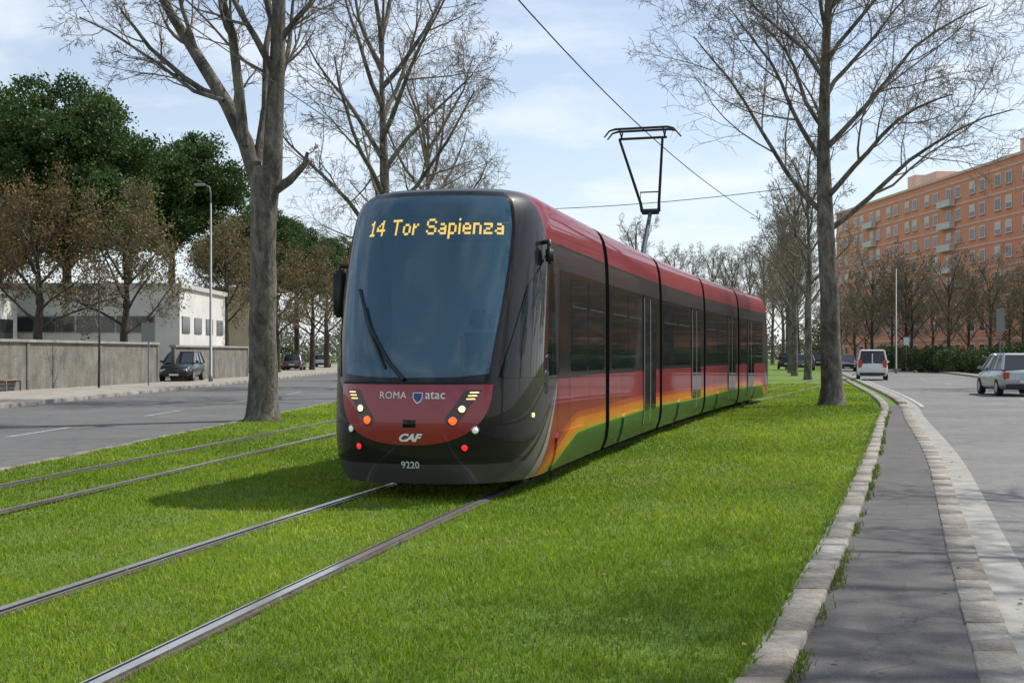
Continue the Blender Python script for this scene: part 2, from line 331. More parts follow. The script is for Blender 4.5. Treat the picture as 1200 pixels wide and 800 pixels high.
# ---------------------------------------------------------------- trees
class Tree:
    def __init__(s,seed): s.r=np.random.default_rng(seed); s.b={'trunk':[], 'crown':[]}; s.tips=[]
    def tube(s,P,Rr,n,k): s.b[k].append(tube_np(np.asarray(P,float),np.asarray(Rr,float),n))
    def limb(s,P,r0,r1,level,kids,spec):
        P=np.asarray(P,float); r=np.linspace(r0,r1,len(P))**1.0
        s.tube(P,r,10 if r0>.12 else 6,'trunk'); s.kids(P,r,level,kids,spec)
    def kids(s,P,r,level,n,spec,f0=.25):
        L=np.linalg.norm(np.diff(P,axis=0),axis=1).sum(); k=len(P)
        for i in range(n):
            f=f0+(1-f0)*(i+s.r.uniform(.1,.9))/n; x=f*(k-1); j=min(int(x),k-2); q=x-j
            p=P[j]*(1-q)+P[j+1]*q; rr=r[j]*(1-q)+r[j+1]*q; d=P[j+1]-P[j]; d/=np.linalg.norm(d)
            az=i*2.4+s.r.uniform(-.6,.6); ref=np.array((0,0,1.)) if abs(d[2])<.9 else np.array((1.,0,0)); u=np.cross(d,ref);u/=np.linalg.norm(u);v=np.cross(d,u)
            an=math.radians(s.r.uniform(*spec['ang'])); nd=d*math.cos(an)+(u*math.cos(az)+v*math.sin(az))*math.sin(an)
            ln=L*spec['len'][min(level,len(spec['len'])-1)]*(1.15-.6*f)*s.r.uniform(.7,1.25)
            s.grow(p,nd,ln,rr*s.r.uniform(.42,.62),level+1,spec)
    def grow(s,p,d,ln,rad,level,spec):
        rad=max(rad,spec['rmin']); segs=[7,6,5,4,3,3][min(level,5)]; P=[p];dd=d/np.linalg.norm(d)
        for i in range(segs):
            dd=dd+s.r.normal(0,spec['wob'],3); dd[2]+=spec['up'][min(level,len(spec['up'])-1)]; dd/=np.linalg.norm(dd); P.append(P[-1]+dd*ln/segs)
        P=np.array(P); r=np.linspace(rad,max(rad*.35,spec['rmin']*.6),len(P)); big=rad>spec.get('thr',.05)
        s.tube(P,r,8 if rad>.12 else (5 if rad>.035 else 3),'trunk' if big else 'crown')
        if level>=spec['depth']: s.tips.append(P[-1]); s.tips.append(P[len(P)//2]); return
        s.kids(P,r,level,spec['n'][min(level,len(spec['n'])-1)],spec)
    def mesh(s,k,mat,name):
        V=[];Q=[];o=0
        for v,q in s.b[k]: V.append(v);Q.append(q+o);o+=len(v)
        return mesh_np(name,np.concatenate(V),np.concatenate(Q),4,[mat],smooth=True)
def leafmesh(name,centers,per,spread,size,c0,c1,rg,flat=1.0):
    C=np.asarray(centers); N=len(C)*per; P=np.repeat(C,per,axis=0)+rg.normal(0,1,(N,3))*np.array((spread,spread,spread*flat))
    U=rg.normal(0,1,(N,3)); U/=np.linalg.norm(U,axis=1,keepdims=True); W=np.cross(U,rg.normal(0,1,(N,3))); W/=np.linalg.norm(W,axis=1,keepdims=True)
    s=(size*rg.uniform(.6,1.4,N))[:,None]; V=np.stack([P-U*s,P-W*s*.55,P+U*s,P+W*s*.55],1)
    t=np.clip(np.repeat(rg.uniform(0,1,len(C)),per)*.7+rg.uniform(0,.45,N),0,1)[:,None]; col=np.array(c0)*(1-t)+np.array(c1)*t
    return mesh_np(name,V.reshape(-1,3),np.arange(N*4).reshape(-1,4),4,[M_leaf],col=np.repeat(col,4,axis=0))
def plant(T,name,label,loc,bark,twig,rz=0,scale=1,group=None,extra=None):
    e=thing(name,label,"tree",loc,rz,scale,group)
    new_obj("trunk",T.mesh('trunk',bark,"trunk"),e)
    c=new_obj("crown",T.mesh('crown',twig,"crown"),e)
    if extra is not None: new_obj("foliage",extra,c)
    return e
G_l="bare plane trees along the tram lawn"
def flare(T,pts,rads,n=14):
    T.tube(pts,rads,n,'trunk')
bare=dict(ang=(25,58),len=[.62,.6,.62,.62],up=[.08,.06,.04,0.02,-.01],wob=.12,rmin=.0066,depth=4,n=[7,6,5,4],thr=.05)
T=Tree(11); z1=30.4
def px(x,y,z=z1,bx=308): return ((x-bx)/F*z,0,(415-y)/F*z+1.6)
flare(T,[(0,0,-.1),(0,0,.15),(.0,0,.5),(.02,0,1.2),(-.02,.02,2.2),(.02,0,3.2),(.0,0,4.2),(.04,0,5.2),(.06,0,5.8),(.08,0,6.1)],[.52,.42,.37,.345,.33,.318,.31,.32,.36,.31],18)
def L3(pts,dy): 
    o=[];n=len(pts)
    for i,(x,y) in enumerate(pts): a=px(x,y); o.append((a[0],dy*i/(n-1),a[2]))
    return o
sp=dict(bare); sp['n']=[7,6,5,4]; sp['len']=[.42,.5,.58,.6]
T.limb(L3([(305,222),(286,165),(262,118),(225,60),(190,5),(150,-70),(120,-150)],1.0),.22,.06,0,9,sp)
T.limb(L3([(318,220),(322,150),(327,70),(330,0),(338,-90),(350,-200)],-.5),.26,.08,0,10,sp)
T.limb(L3([(286,170),(284,110),(280,50),(268,0),(255,-90),(250,-160)],-1.8),.14,.045,0,8,sp)
T.limb(L3([(300,200),(305,120),(300,40),(310,-50),(300,-150)],2.5),.12,.04,0,7,sp)
T.limb(L3([(318,225),(340,212),(358,194),(362,180)],-.2),.14,.04,0,3,sp)
T.limb(L3([(262,118),(225,105),(180,70),(120,30),(80,10)],.8),.06,.018,0,9,sp)
plant(T,"plane_tree","large bare plane tree with forked grey trunk at the road edge",((308-600)/F*z1,z1,0),M_bark,M_twig,group=G_l)
T=Tree(23)
flare(T,[(0,0,-.1),(0,0,.15),(.0,0,.6),(-.05,0,2),(-.08,0,3.5),(-.2,0,5.5),(-.25,.1,8),(-.2,0,11),(0,0,14.5),(.1,0,17)],[.54,.42,.34,.31,.285,.265,.2,.14,.08,.03],18)
sp2=dict(bare); sp2['len']=[.5,.58,.62,.6]; sp2['n']=[8,7,5,4]; sp2['up']=[.10,.07,.05,.02,0]; sp2['rmin']=.0072
for i,h in enumerate(np.linspace(5.4,13.8,17)):
    az=i*2.4+.3; el=math.radians(42+ (h-5)*2.2); ln=(7.2-.36*(h-5))*T.r.uniform(.85,1.1); d=np.array((math.cos(az)*math.cos(el),math.sin(az)*math.cos(el),math.sin(el)))
    p=np.array((-.2,0.,h)); P=[p];dd=d.copy()
    for k in range(8):
        dd=dd+T.r.normal(0,.09,3); dd[2]+=.045*(1 if k<4 else -1.6); dd/=np.linalg.norm(dd); P.append(P[-1]+dd*ln/8)
    T.limb(P,.10-.0045*(h-5),.018,0,9,sp2)
plant(T,"plane_tree","tall bare plane tree with spreading branches beside the kerb",((975-600)/F*39.5,39.5,0),M_bark,M_twig,group=G_l)
def generic(seed,H=15,fork=4.5,tw=.36,spread=6.0,n=12,kn=(6,5,4,4),rmin=.012,el0=42):
    T=Tree(seed); flare(T,[(0,0,-.1),(0,0,.3),(.05,0,fork*.5),(0,0,fork),(.15,.1,H*.5),(0,0,H*.75),(.1,0,H)],[tw*1.4,tw*1.1,tw,tw*.9,tw*.62,tw*.3,.03],10)
    s=dict(bare); s['n']=list(kn); s['rmin']=rmin; s['len']=[.5,.58,.58,.55]
    for i,h in enumerate(np.linspace(fork,H*.85,n)):
        az=i*2.4+.8; el=math.radians(el0+28*(h-fork)/H*1.3); ln=spread*(1.15-.6*(h-fork)/H)*T.r.uniform(.85,1.1); dd=np.array((math.cos(az)*math.cos(el),math.sin(az)*math.cos(el),math.sin(el))); P=[np.array((0.,0.,h))]
        for k in range(6):
            dd=dd+T.r.normal(0,.09,3); dd[2]+=.04; dd/=np.linalg.norm(dd); P.append(P[-1]+dd*ln/6)
        T.limb(P,tw*.34,.025,0,6,s)
    return T
GT=generic(31,15.5,5,.30,5.9,14,(7,6,4,4),.009); g1=plant(GT,"plane_tree","bare plane tree standing in the grass beside the tracks",(-4.75,46,0),M_bark,M_twig,.4,1.0,G_l)
GT2=generic(47,14,4.5,.23,4.3,13,(6,5,4,3),.013,46); g2=plant(GT2,"plane_tree","bare plane tree in the grass strip by the road",(18.5,79,0),M_bark,M_twig,.0,1.0,G_l)
for (x,y,rz,s,src) in ((-4.1,62,2.1,.93,g1),(-3.3,80,4.0,.88,g2),(-2.0,100,1.0,.9,g2),(20.8,93,1.3,.98,g2),(23.8,108,2.6,.95,g2),(27.3,124,3.9,.98,g2),(31.,142,5.0,1.0,g2),(22.4,100,5.2,.9,g2),(29,133,.4,.95,g2)):
    copy_thing(src,(x,y,0),rz,s)
for px_,z,s in ((745,120,.95),(715,150,.8),(790,150,.95),(812,130,.8),(835,160,1.0),(858,135,.85),(878,165,1.05),(895,150,.95),(918,175,1.05),(935,190,1.1),(770,190,1.0),(850,200,1.1),(905,210,1.15)):
    copy_thing(g2,((px_-600)/F*z,z,0),px_*.7,s,"distant bare tree beyond the tram")
for x,y,rz,s in ((13.3,11.8,1.0,1.12),(31,62,4,1.0)):
    copy_thing(g1,(x,y,0),rz,s,"bare plane tree on the far pavement of the road")
BT=generic(53,9.5,2.2,.19,4.4,12,(6,5,4,3),.018,38)
b1=plant(BT,"street_tree","bare brown street tree in front of the flats",(38,122,0),M_darkbark,M_browntwig,0,1.0,"bare trees in front of the apartment block",leafmesh("foliage",BT.tips[::9],2,.25,.08,(.14,.12,.06),(.24,.2,.1),np.random.default_rng(3)))
rr=random.Random(9)
for x,z in ((1002,140),(1022,128),(1068,120),(1092,128),(1112,115),(1135,124),(1160,112),(1182,120),(1200,108),(1228,114),(1250,100),(1290,95),(985,160),(1045,150),(960,180),(1015,175)):
    copy_thing(b1,((x-600)/F*z,z,0),rr.uniform(0,6.2),rr.uniform(.72,1.08))
for x,y in ((33,48),(30,36),(27,24),(25,10),(24,-4),(36,58),(41,70)): copy_thing(b1,(x,y,0),rr.uniform(0,6.2),rr.uniform(.8,1.05),"unseen bare tree added to shape reflections on the tram")  # bare trees added out of view to shape what the tram reflects
def leafy(seed,H,fork,tw,spread,c0,c1,per,size,spr,n=11,frac=1,kn=(5,4,3,3)):
    T=generic(seed,H,fork,tw,spread,n,kn,.018,36); tp=np.array(T.tips); rg=np.random.default_rng(seed); tp=tp[rg.uniform(0,1,len(tp))<frac]
    return T,leafmesh("foliage",tp,per,spr,size,c0,c1,rg)
G_o="trees behind the boundary wall"
T,lf=leafy(61,9.2,3,.28,4.0,(.10,.07,.03),(.24,.15,.06),4,.08,.3,11,.45)
o1=plant(T,"oak_tree","oak with dry brown leaves behind the wall",(-24.8,66,0),M_darkbark,M_browntwig,0,.95,G_o,lf)
T,lf=leafy(67,9,2.6,.24,3.6,(.12,.10,.045),(.25,.20,.085),3,.075,.3,11,.26,(6,5,4,3))
o2=plant(T,"oak_tree","thin oak with sparse brown leaves by the pavement",(-20.9,68,0),M_darkbark,M_browntwig,0,1.0,G_o,lf)
for x,y,rz,s,src in ((-20.4,90,1.2,1.05,o2),(-19.3,104,2.2,1.0,o2),(-19.0,120,.5,1.1,o2),(-20.5,140,3.5,1.15,o1),(-17.9,155,3.0,1.0,o2),(-30.5,72,4.1,.85,o1),(-15.,185,2.8,1.25,o1),(-10.,200,2.0,1.25,o2)):
    copy_thing(src,(x,y,0),rz,s)
def pine(seed,H,rx,rz_,cz,nl=34,per=30):
    rg=np.random.default_rng(seed); T=Tree(seed); flare(T,[(0,0,-.1),(.1,0,H*.2),(0,.1,H*.45),(.1,0,H*.8)],[.4,.32,.26,.12],10)
    cen=[]; lobes=[]
    for i in range(nl):
        d=rg.normal(0,1,3); d/=np.linalg.norm(d); k=rg.uniform(.2,.84)**.8; lobes.append((np.array((d[0]*rx*k,d[1]*rx*k,cz+d[2]*rz_*k)),rg.uniform(.22,.36)*rx))
    for c,r in lobes:
        P=[np.array((0,0,max(H*.35,c[2]-2.5))),(np.array((0,0,c[2]-1.5))+c)/2,c]; T.limb(P,.11,.04,0,0,bare); T.tube(np.array([c,c+np.array((.3,.2,.4))]),[.03,.01],3,'crown')
        for j in range(46):
            d=rg.normal(0,1,3); d/=np.linalg.norm(d); d[2]=d[2]*.75; cen.append(c+d*r*rg.uniform(.5,1.05))
    lf=leafmesh("foliage",cen,per,.24,.115,(.022,.052,.014),(.075,.13,.034),rg,.7)
    return T,lf
T,lf=pine(71,19,6.2,6.8,13.2,90,26); p1=plant(T,"pine_tree","tall dark green pine behind the wall",(-27.9,79,0),M_darkbark,M_browntwig,0,1,G_o,lf)
T,lf=pine(73,17,5.6,4.8,13.4,60,28); p2=plant(T,"pine_tree","rounded green pine behind the low white building",(-25.9,96,0),M_darkbark,M_browntwig,0,1.03,G_o,lf)
for x,y,rz,s,src in ((-21.6,127,2,.85,p2),(-35,86,1.3,1.0,p1),(-19.5,150,4,.85,p2),(-30.0,99,3,1.10,p2),(-24.5,118,1,.9,p2),(-26.5,140,2.6,.95,p2),(-23.0,108,.4,.80,p2)): copy_thing(src,(x,y,0),rz,s)

def shrubmesh(seed,rx,ry,h,n,size,c0,c1):
    rg=np.random.default_rng(seed); c=[]
    for i in range(n):
        d=rg.normal(0,1,3); d/=np.linalg.norm(d); k=rg.uniform(.75,1.02); c.append((d[0]*rx*k,d[1]*ry*k,h*.5+d[2]*h*.5*k))
    return leafmesh("foliage",c,8,.12,size,c0,c1,rg)
sm=shrubmesh(5,2.2,1.8,2.6,500,.09,(.02,.042,.013),(.08,.12,.035)); stm=Buf()
for i in range(7): stm.tube([(0,0,0),(math.cos(i)*.6,math.sin(i)*.6,1.0),(math.cos(i)*1.0,math.sin(i)*1.0,1.9)],[.04,.03,.01],5)
stm=stm.mesh("stem",[M_darkbark])
sh=thing("shrub","dense dark green shrub beside the road","shrub",(0,0,0),0,1,"green shrubs along the pavement"); new_obj("stem",stm,sh); new_obj("foliage",sm,sh)
first=True
for x,z,s in ((1150,100,.8),(1175,98,.9),(1195,95,.95),(1060,118,.9),(1080,112,.8),(1100,110,.9),(1120,106,.85),(1215,92,1.0),(965,170,1.2),(1040,135,1.0),(1240,90,1.0),(232,95,.7),(285,98,.6),(305,112,.8),(330,125,.9)):
    loc=((x-600)/F*z,z,0)
    if first: sh.location=loc; sh.scale=(s,)*3; first=False
    else: copy_thing(sh,loc,rr.uniform(0,6),s)
hp=np.random.default_rng(8); n=2600; ux=hp.uniform(0,1,n); side=hp.integers(0,3,n)
hx=np.where(side==0,-.6,np.where(side==1,.6,hp.uniform(-.6,.6,n)))+hp.normal(0,.05,n); hz_=np.where(side==2,1.25,hp.uniform(.05,1.25,n))+hp.normal(0,.05,n)
zh=76+ux*40; hc=np.stack([B(zh)+11.2+hx,zh,hz_],1)
hd=thing("hedge","clipped green hedge along the far pavement","hedge"); new_obj("foliage",leafmesh("foliage",hc,7,.12,.1,(.025,.055,.014),(.08,.13,.035),hp),hd)
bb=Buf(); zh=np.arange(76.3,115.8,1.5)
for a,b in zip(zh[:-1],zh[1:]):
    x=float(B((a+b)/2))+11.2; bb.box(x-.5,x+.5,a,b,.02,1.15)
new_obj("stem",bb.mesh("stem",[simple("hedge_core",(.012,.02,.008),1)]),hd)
n=5200; wx=hp.uniform(-75,125,n); hh=6.5+1.8*np.sin(wx*.21)+1.3*np.sin(wx*.53+1)+.9*np.sin(wx*1.3); wz=hh*hp.uniform(0,1,n)**.8
wy=235+hp.uniform(0,35,n)
o=new_obj("distant_wood",leafmesh("distant_wood",np.stack([wx,wy,wz],1),9,.6,.33,(.10,.11,.075),(.2,.19,.14),hp)); o["kind"]="stuff"; o["label"]="far-off mass of trees closing the street"; o["category"]="trees"

# ---------------------------------------------------------------- buildings
M_glassd=simple("window_glass",(.03,.035,.04),.08,0,spec=.8); M_white=simple("white_render",(.66,.64,.60),.85,0,.12,.6); M_frame=simple("white_frame",(.7,.7,.68),.5)
M_brick=simple("orange_brick",(.72,.285,.17),.9,0,.09,.25); M_conc=simple("concrete_band",(.66,.46,.37),.9,0,.12,1)
M_shut=simple("shutter",(.6,.57,.52),.7)
apt=thing("apartment_block","long orange brick apartment block with rows of windows","building",(61.5,128,0),math.atan2(212-128,55.0-61.5)-math.pi/2)
LEN=86; FL=8; fh=2.95; H=FL*fh+1.5
b=Buf(); b.box(0.05,13,0,LEN,0,H)
new_obj("wall",b.mesh("wall",[M_brick]),apt)
b=Buf()
for f in range(1,FL+1): b.box(-.03,.045,0,LEN,f*fh+.50,f*fh+.74)
new_obj("floor_band",b.mesh("floor_band",[M_conc]),apt)
b=Buf(); b.box(-.15,13.2,-.2,LEN+.2,H+.003,H+.35); new_obj("parapet",b.mesh("parapet",[M_conc]),apt)
for q in ((3,8,20,27,3),(3,8,52,58,2.6),(4,6.5,62,65,3.5)):
    b=Buf(); b.box(q[0],q[1],q[2],q[3],H+.353,H+q[4],c=.05); new_obj("roof_house",b.mesh("roof_house",[M_conc]),apt)
wb=Buf(); wb.box(-.045,.03,-.78,.78,-.1,1.45,0); wb.box(-.06,-.05,-.68,-.05,0,1.35,1); wb.box(-.06,-.05,.05,.68,.0,1.35,1); wb.box(-.2,-.048,-.9,.9,-.16,-.105,2)
wme=wb.mesh("window",[M_frame,M_glassd,M_conc])
wb=Buf(); wb.box(-.045,.03,-.78,.78,-.1,1.45,0); wb.box(-.06,-.05,-.68,.68,.55,1.35,3); wb.box(-.06,-.05,-.68,.68,0,.54,1); wb.box(-.2,-.048,-.9,.9,-.16,-.105,2)
wme2=wb.mesh("window",[M_frame,M_glassd,M_conc,M_shut])
M_balc=simple("balcony_panel",(.62,.58,.54),.8)
bal=Buf(); bal.box(-.85,-.07,-2.1,2.1,-1.0,-.88,0); bal.box(-.85,-.78,-2.1,2.1,-.88,-.12,0); bal.box(-.78,-.07,-2.1,-2.03,-.88,-.12,0); bal.box(-.78,-.07,2.03,2.1,-.88,-.12,0)
balm=bal.mesh("balcony",[M_balc])
rest=Buf()
nb=24; r5=random.Random(2)
for f in range(FL):
    for k in range(nb):
        y=2+k*(LEN-4)/(nb-1)+(-.35 if k%2 else .35); z=f*fh+1.55
        if f>=4:
            new_obj("window",wme2 if r5.random()<.5 else wme,apt,(0,y,z))
            if k%8 in (3,): new_obj("balcony",balm,apt,(0,y,z))
        else: rest.box(-.045,.03,y-.75,y+.75,z,z+1.4,0); rest.box(-.055,-.047,y-.65,y+.65,z+.1,z+1.3,1)
o=new_obj("window",rest.mesh("window_rest",[M_frame,M_glassd]),apt); o["kind"]="stuff"
def lowbuilding(label,x0,x1,y0,y1,h,rows,wx,ww,wall=None):
    e=thing("office_building",label,"building",(x0,y0,0)); W_=x1-x0; D=y1-y0
    b=Buf(); b.box(0,W_,0,D,0,h); new_obj("wall",b.mesh("wall",[wall or M_white]),e)
    b=Buf(); b.box(-.15,W_+.15,-.15,D+.15,h+.003,h+.28); new_obj("roof",b.mesh("roof",[simple("roof_edge",(.5,.48,.45),.8)]),e)
    for (za,zb) in rows:
        n=int(W_/wx)
        for k in range(n):
            b=Buf(); xa=.6+k*wx; b.box(xa,xa+ww,-.05,-.004,za,zb,0); b.box(xa+.07,xa+ww/2-.03,-.062,-.052,za+.07,zb-.07,1); b.box(xa+ww/2+.03,xa+ww-.07,-.062,-.052,za+.07,zb-.07,1); new_obj("window",b.mesh("window",[bpy.data.materials.get("grey_frame") or simple("grey_frame",(.2,.2,.2),.6),M_glassd]),e)
    n=max(2,int(D/3)); 
    for k in range(n):
        b=Buf(); ya=.5+k*D/n; b.box(W_+.004,W_+.05,ya,ya+1.8,rows[0][0],rows[0][1],0); new_obj("window",b.mesh("window",[M_glassd]),e)
lowbuilding("low white office building with ribbon windows behind a wall",-34,-20.0,76,88,5.6,[(2.9,3.9)],2.4,2.3)
lowbuilding("pale flat-roofed building with tall windows behind a wall",-44,-29,68,74,5.0,[(2.3,3.6)],2.6,1.7)
lowbuilding("distant cream block behind street trees",-28,-21.5,103,110,6.8,[(1.3,2.4),(4.2,5.3)],2.2,1.5,simple("cream_render",(.6,.5,.34),.85,0,.1,.6))
def wall_m():
    t=NT("rendered_wall"); tc=t.n('ShaderNodeTexCoord'); mp=t.n('ShaderNodeMapping'); mp.inputs['Scale'].default_value=(1.2,1,.25); t.l(tc.outputs['Object'],mp.inputs[0]); f=t.noise(1.2,6,.65); g=t.noise(12,6,.7); s_=t.noise(2.0,5,.65,mp.outputs[0])
    c=t.ramp(f,[(.3,(.15,.14,.12)),(.7,(.27,.255,.225))]); c2=t.ramp(g,[(.3,(.65,.65,.65)),(.7,(1.15,1.15,1.15))]); c3=t.ramp(s_,[(.3,(.7,.69,.67)),(.6,(1.08,1.08,1.08))])
    t.l(t.mul(t.mul(c,c2),c3),t.b.inputs['Base Color']); t.b.inputs['Roughness'].default_value=.95; t.bump(g,.5,.04); return t.mat
M_wall=wall_m()
def wallpiece(label,ax,ay,bx,by,h):
    L=math.hypot(bx-ax,by-ay); an=math.atan2(by-ay,bx-ax); e=thing("boundary_wall",label,"wall",(ax,ay,.12),an)
    b=Buf(); b.box(0,L,-.1,.1,0,h-.08)
    new_obj("panel",b.mesh("panel",[M_wall]),e)
    n=int(L/7); 
    for i in range(n+1):
        b=Buf(); b.box(i*L/n-.12,i*L/n+.12,-.14,-.103,0,h-.09,c=.01); new_obj("pilaster",b.mesh("pilaster",[M_wall]),e)
    b=Buf(); b.box(-.1,L+.1,-.2,.2,h-.078,h+.05,c=.02); new_obj("coping",b.mesh("coping",[simple("coping",(.3,.28,.25),.9,0,.25,2)]),e)
wallpiece("long grey rendered boundary wall beside the pavement",-24.6,10,-18.9,67,2.05)
wallpiece("stretch of grey stone wall with darker panels",-18.8,70,-17.7,84,1.95)

# ---------------------------------------------------------------- street furniture
M_galv=simple("galvanised",(.20,.21,.22),.55,.3,.1,5)
def lamp(label,x,y,h,arm,sx):
    e=thing("street_lamp",label,"street lamp",(x,y,.05),0,1,"street lamps along the roads")
    b=Buf(); b.tube([(0,0,0),(0,0,.4),(0,0,.42),(0,0,h-1)],[.12,.12,.085,.05],10); b.tube([(0,0,h-1.02),(0,0,h-.5),(sx*arm*.25,0,h-.12),(sx*arm,0,h)],[.05,.045,.035,.03],8); new_obj("pole",b.mesh("pole",[M_galv],True),e)
    b=Buf(); b.box(min(sx*arm,sx*(arm+.6)),max(sx*arm,sx*(arm+.6)),-.14,.14,h-.05,h+.07,c=.04); new_obj("lamp_head",b.mesh("lamp_head",[bpy.data.materials.get("lamp_grey") or simple("lamp_grey",(.3,.31,.32),.5)]),e)
lamp("tall grey street lamp on the pavement by the road",(247-600)/F*69,69,10.8,.3,-1)
lamp("grey street lamp beside the curved road",(1050-600)/F*104,104,9.6,.6,1)
def pole_sign(label,x,y,h,w_,hh,face,zb=.1):
    e=thing("road_sign",label,"sign",(x,y,zb)); b=Buf(); b.tube([(0,0,0),(0,0,h)],[.035,.035],8); new_obj("post",b.mesh("post",[M_galv]),e)
    b=Buf(); b.box(-w_/2,w_/2,-.06,-.04,h-hh,h,c=.008); new_obj("panel",b.mesh("panel",[face]),e)
M_sgrey=simple("sign_back",(.2,.21,.2),.6)
pole_sign("grey rectangular sign panel on a post by the wall",(174-600)/F*60,60,3.0,.65,.9,M_sgrey)
pole_sign("rectangular road sign seen from behind on a pole",(1172-600)/F*75,75,4.2,.5,1.4,M_sgrey)
pole_sign("narrow sign on a thin post at the roadside",(1062-600)/F*112,112,3.0,.5,.7,M_frame)
T=Tree(91); flare(T,[(0,0,0),(.02,0,2),(0,0,4),(.03,0,6)],[.06,.05,.035,.015],6); T.kids(np.array([(0,0,0.),(0.02,0,2),(0,0,4),(.03,0,6)]),np.array([.06,.05,.035,.015]),2,10,dict(bare,rmin=.009,depth=4,len=[.3,.3,.25,.4]),.4)
plant(T,"young_tree","thin young bare tree on the pavement",((116-600)/F*56,56,.12),M_darkbark,M_browntwig)
e=thing("park_bench","wooden slatted bench on the pavement by the wall","bench",(-20.3,51,.12),math.radians(84))
M_wood=simple("bench_wood",(.32,.2,.1),.7,0,.2,5)
b=Buf(); [b.box(-.8,.8,-.2+i*.11,-.12+i*.11,.42,.455,c=.005) for i in range(4)]; new_obj("seat",b.mesh("seat",[M_wood]),e)
b=Buf(); [b.box(-.8,.8,.25,.28,.55+i*.13,.64+i*.13,c=.005) for i in range(2)]; new_obj("backrest",b.mesh("backrest",[M_wood]),e)
for x in (-.6,.6):
    b=Buf(); b.box(x-.03,x+.03,-.2,-.14,0,.418); b.box(x-.03,x+.03,.19,.248,0,.8); b.box(x-.03,x+.03,-.138,.188,.37,.416); new_obj("leg",b.mesh("leg",[M_galv]),e)

# ---------------------------------------------------------------- cars
M_tyre=simple("tyre",(.02,.02,.02),.85); M_rim=simple("rim",(.4,.4,.42),.3,.8); M_cglass=simple("car_glass",(.015,.02,.025),.04,0,spec=.9); M_tail=simple("car_tail_light",(.5,.01,.01),.2,0,coat=1); M_black=simple("black_plastic",(.02,.02,.022),.5); M_plate=simple("plate",(.7,.7,.68),.5); M_hl=simple("car_headlight",(.7,.72,.75),.1,.3,coat=1)
def loft(b,sts,m=0):
    rows=[]
    for (y,hw,zb,zt) in sts:
        half=[(0,zb),(hw*.88,zb),(hw*.98,zb+.12),(hw,zb+.3),(hw*.99,(zb+zt)/2+.12),(hw*.95,zt-.06),(hw*.86,zt),(0,zt+.03)]
        rows.append([(x,y,z) for x,z in half]+[(-x,y,z) for x,z in half[-2:0:-1]])
    n=len(rows[0]); V=[v for r in rows for v in r]; Fq=[]
    for i in range(len(rows)-1):
        for j in range(n): Fq.append((i*n+j,i*n+(j+1)%n,(i+1)*n+(j+1)%n,(i+1)*n+j)[::-1])
    Fq.append(tuple(range(n))); Fq.append(tuple(range((len(rows)-1)*n,len(rows)*n))[::-1]); b.add(V,Fq,m)
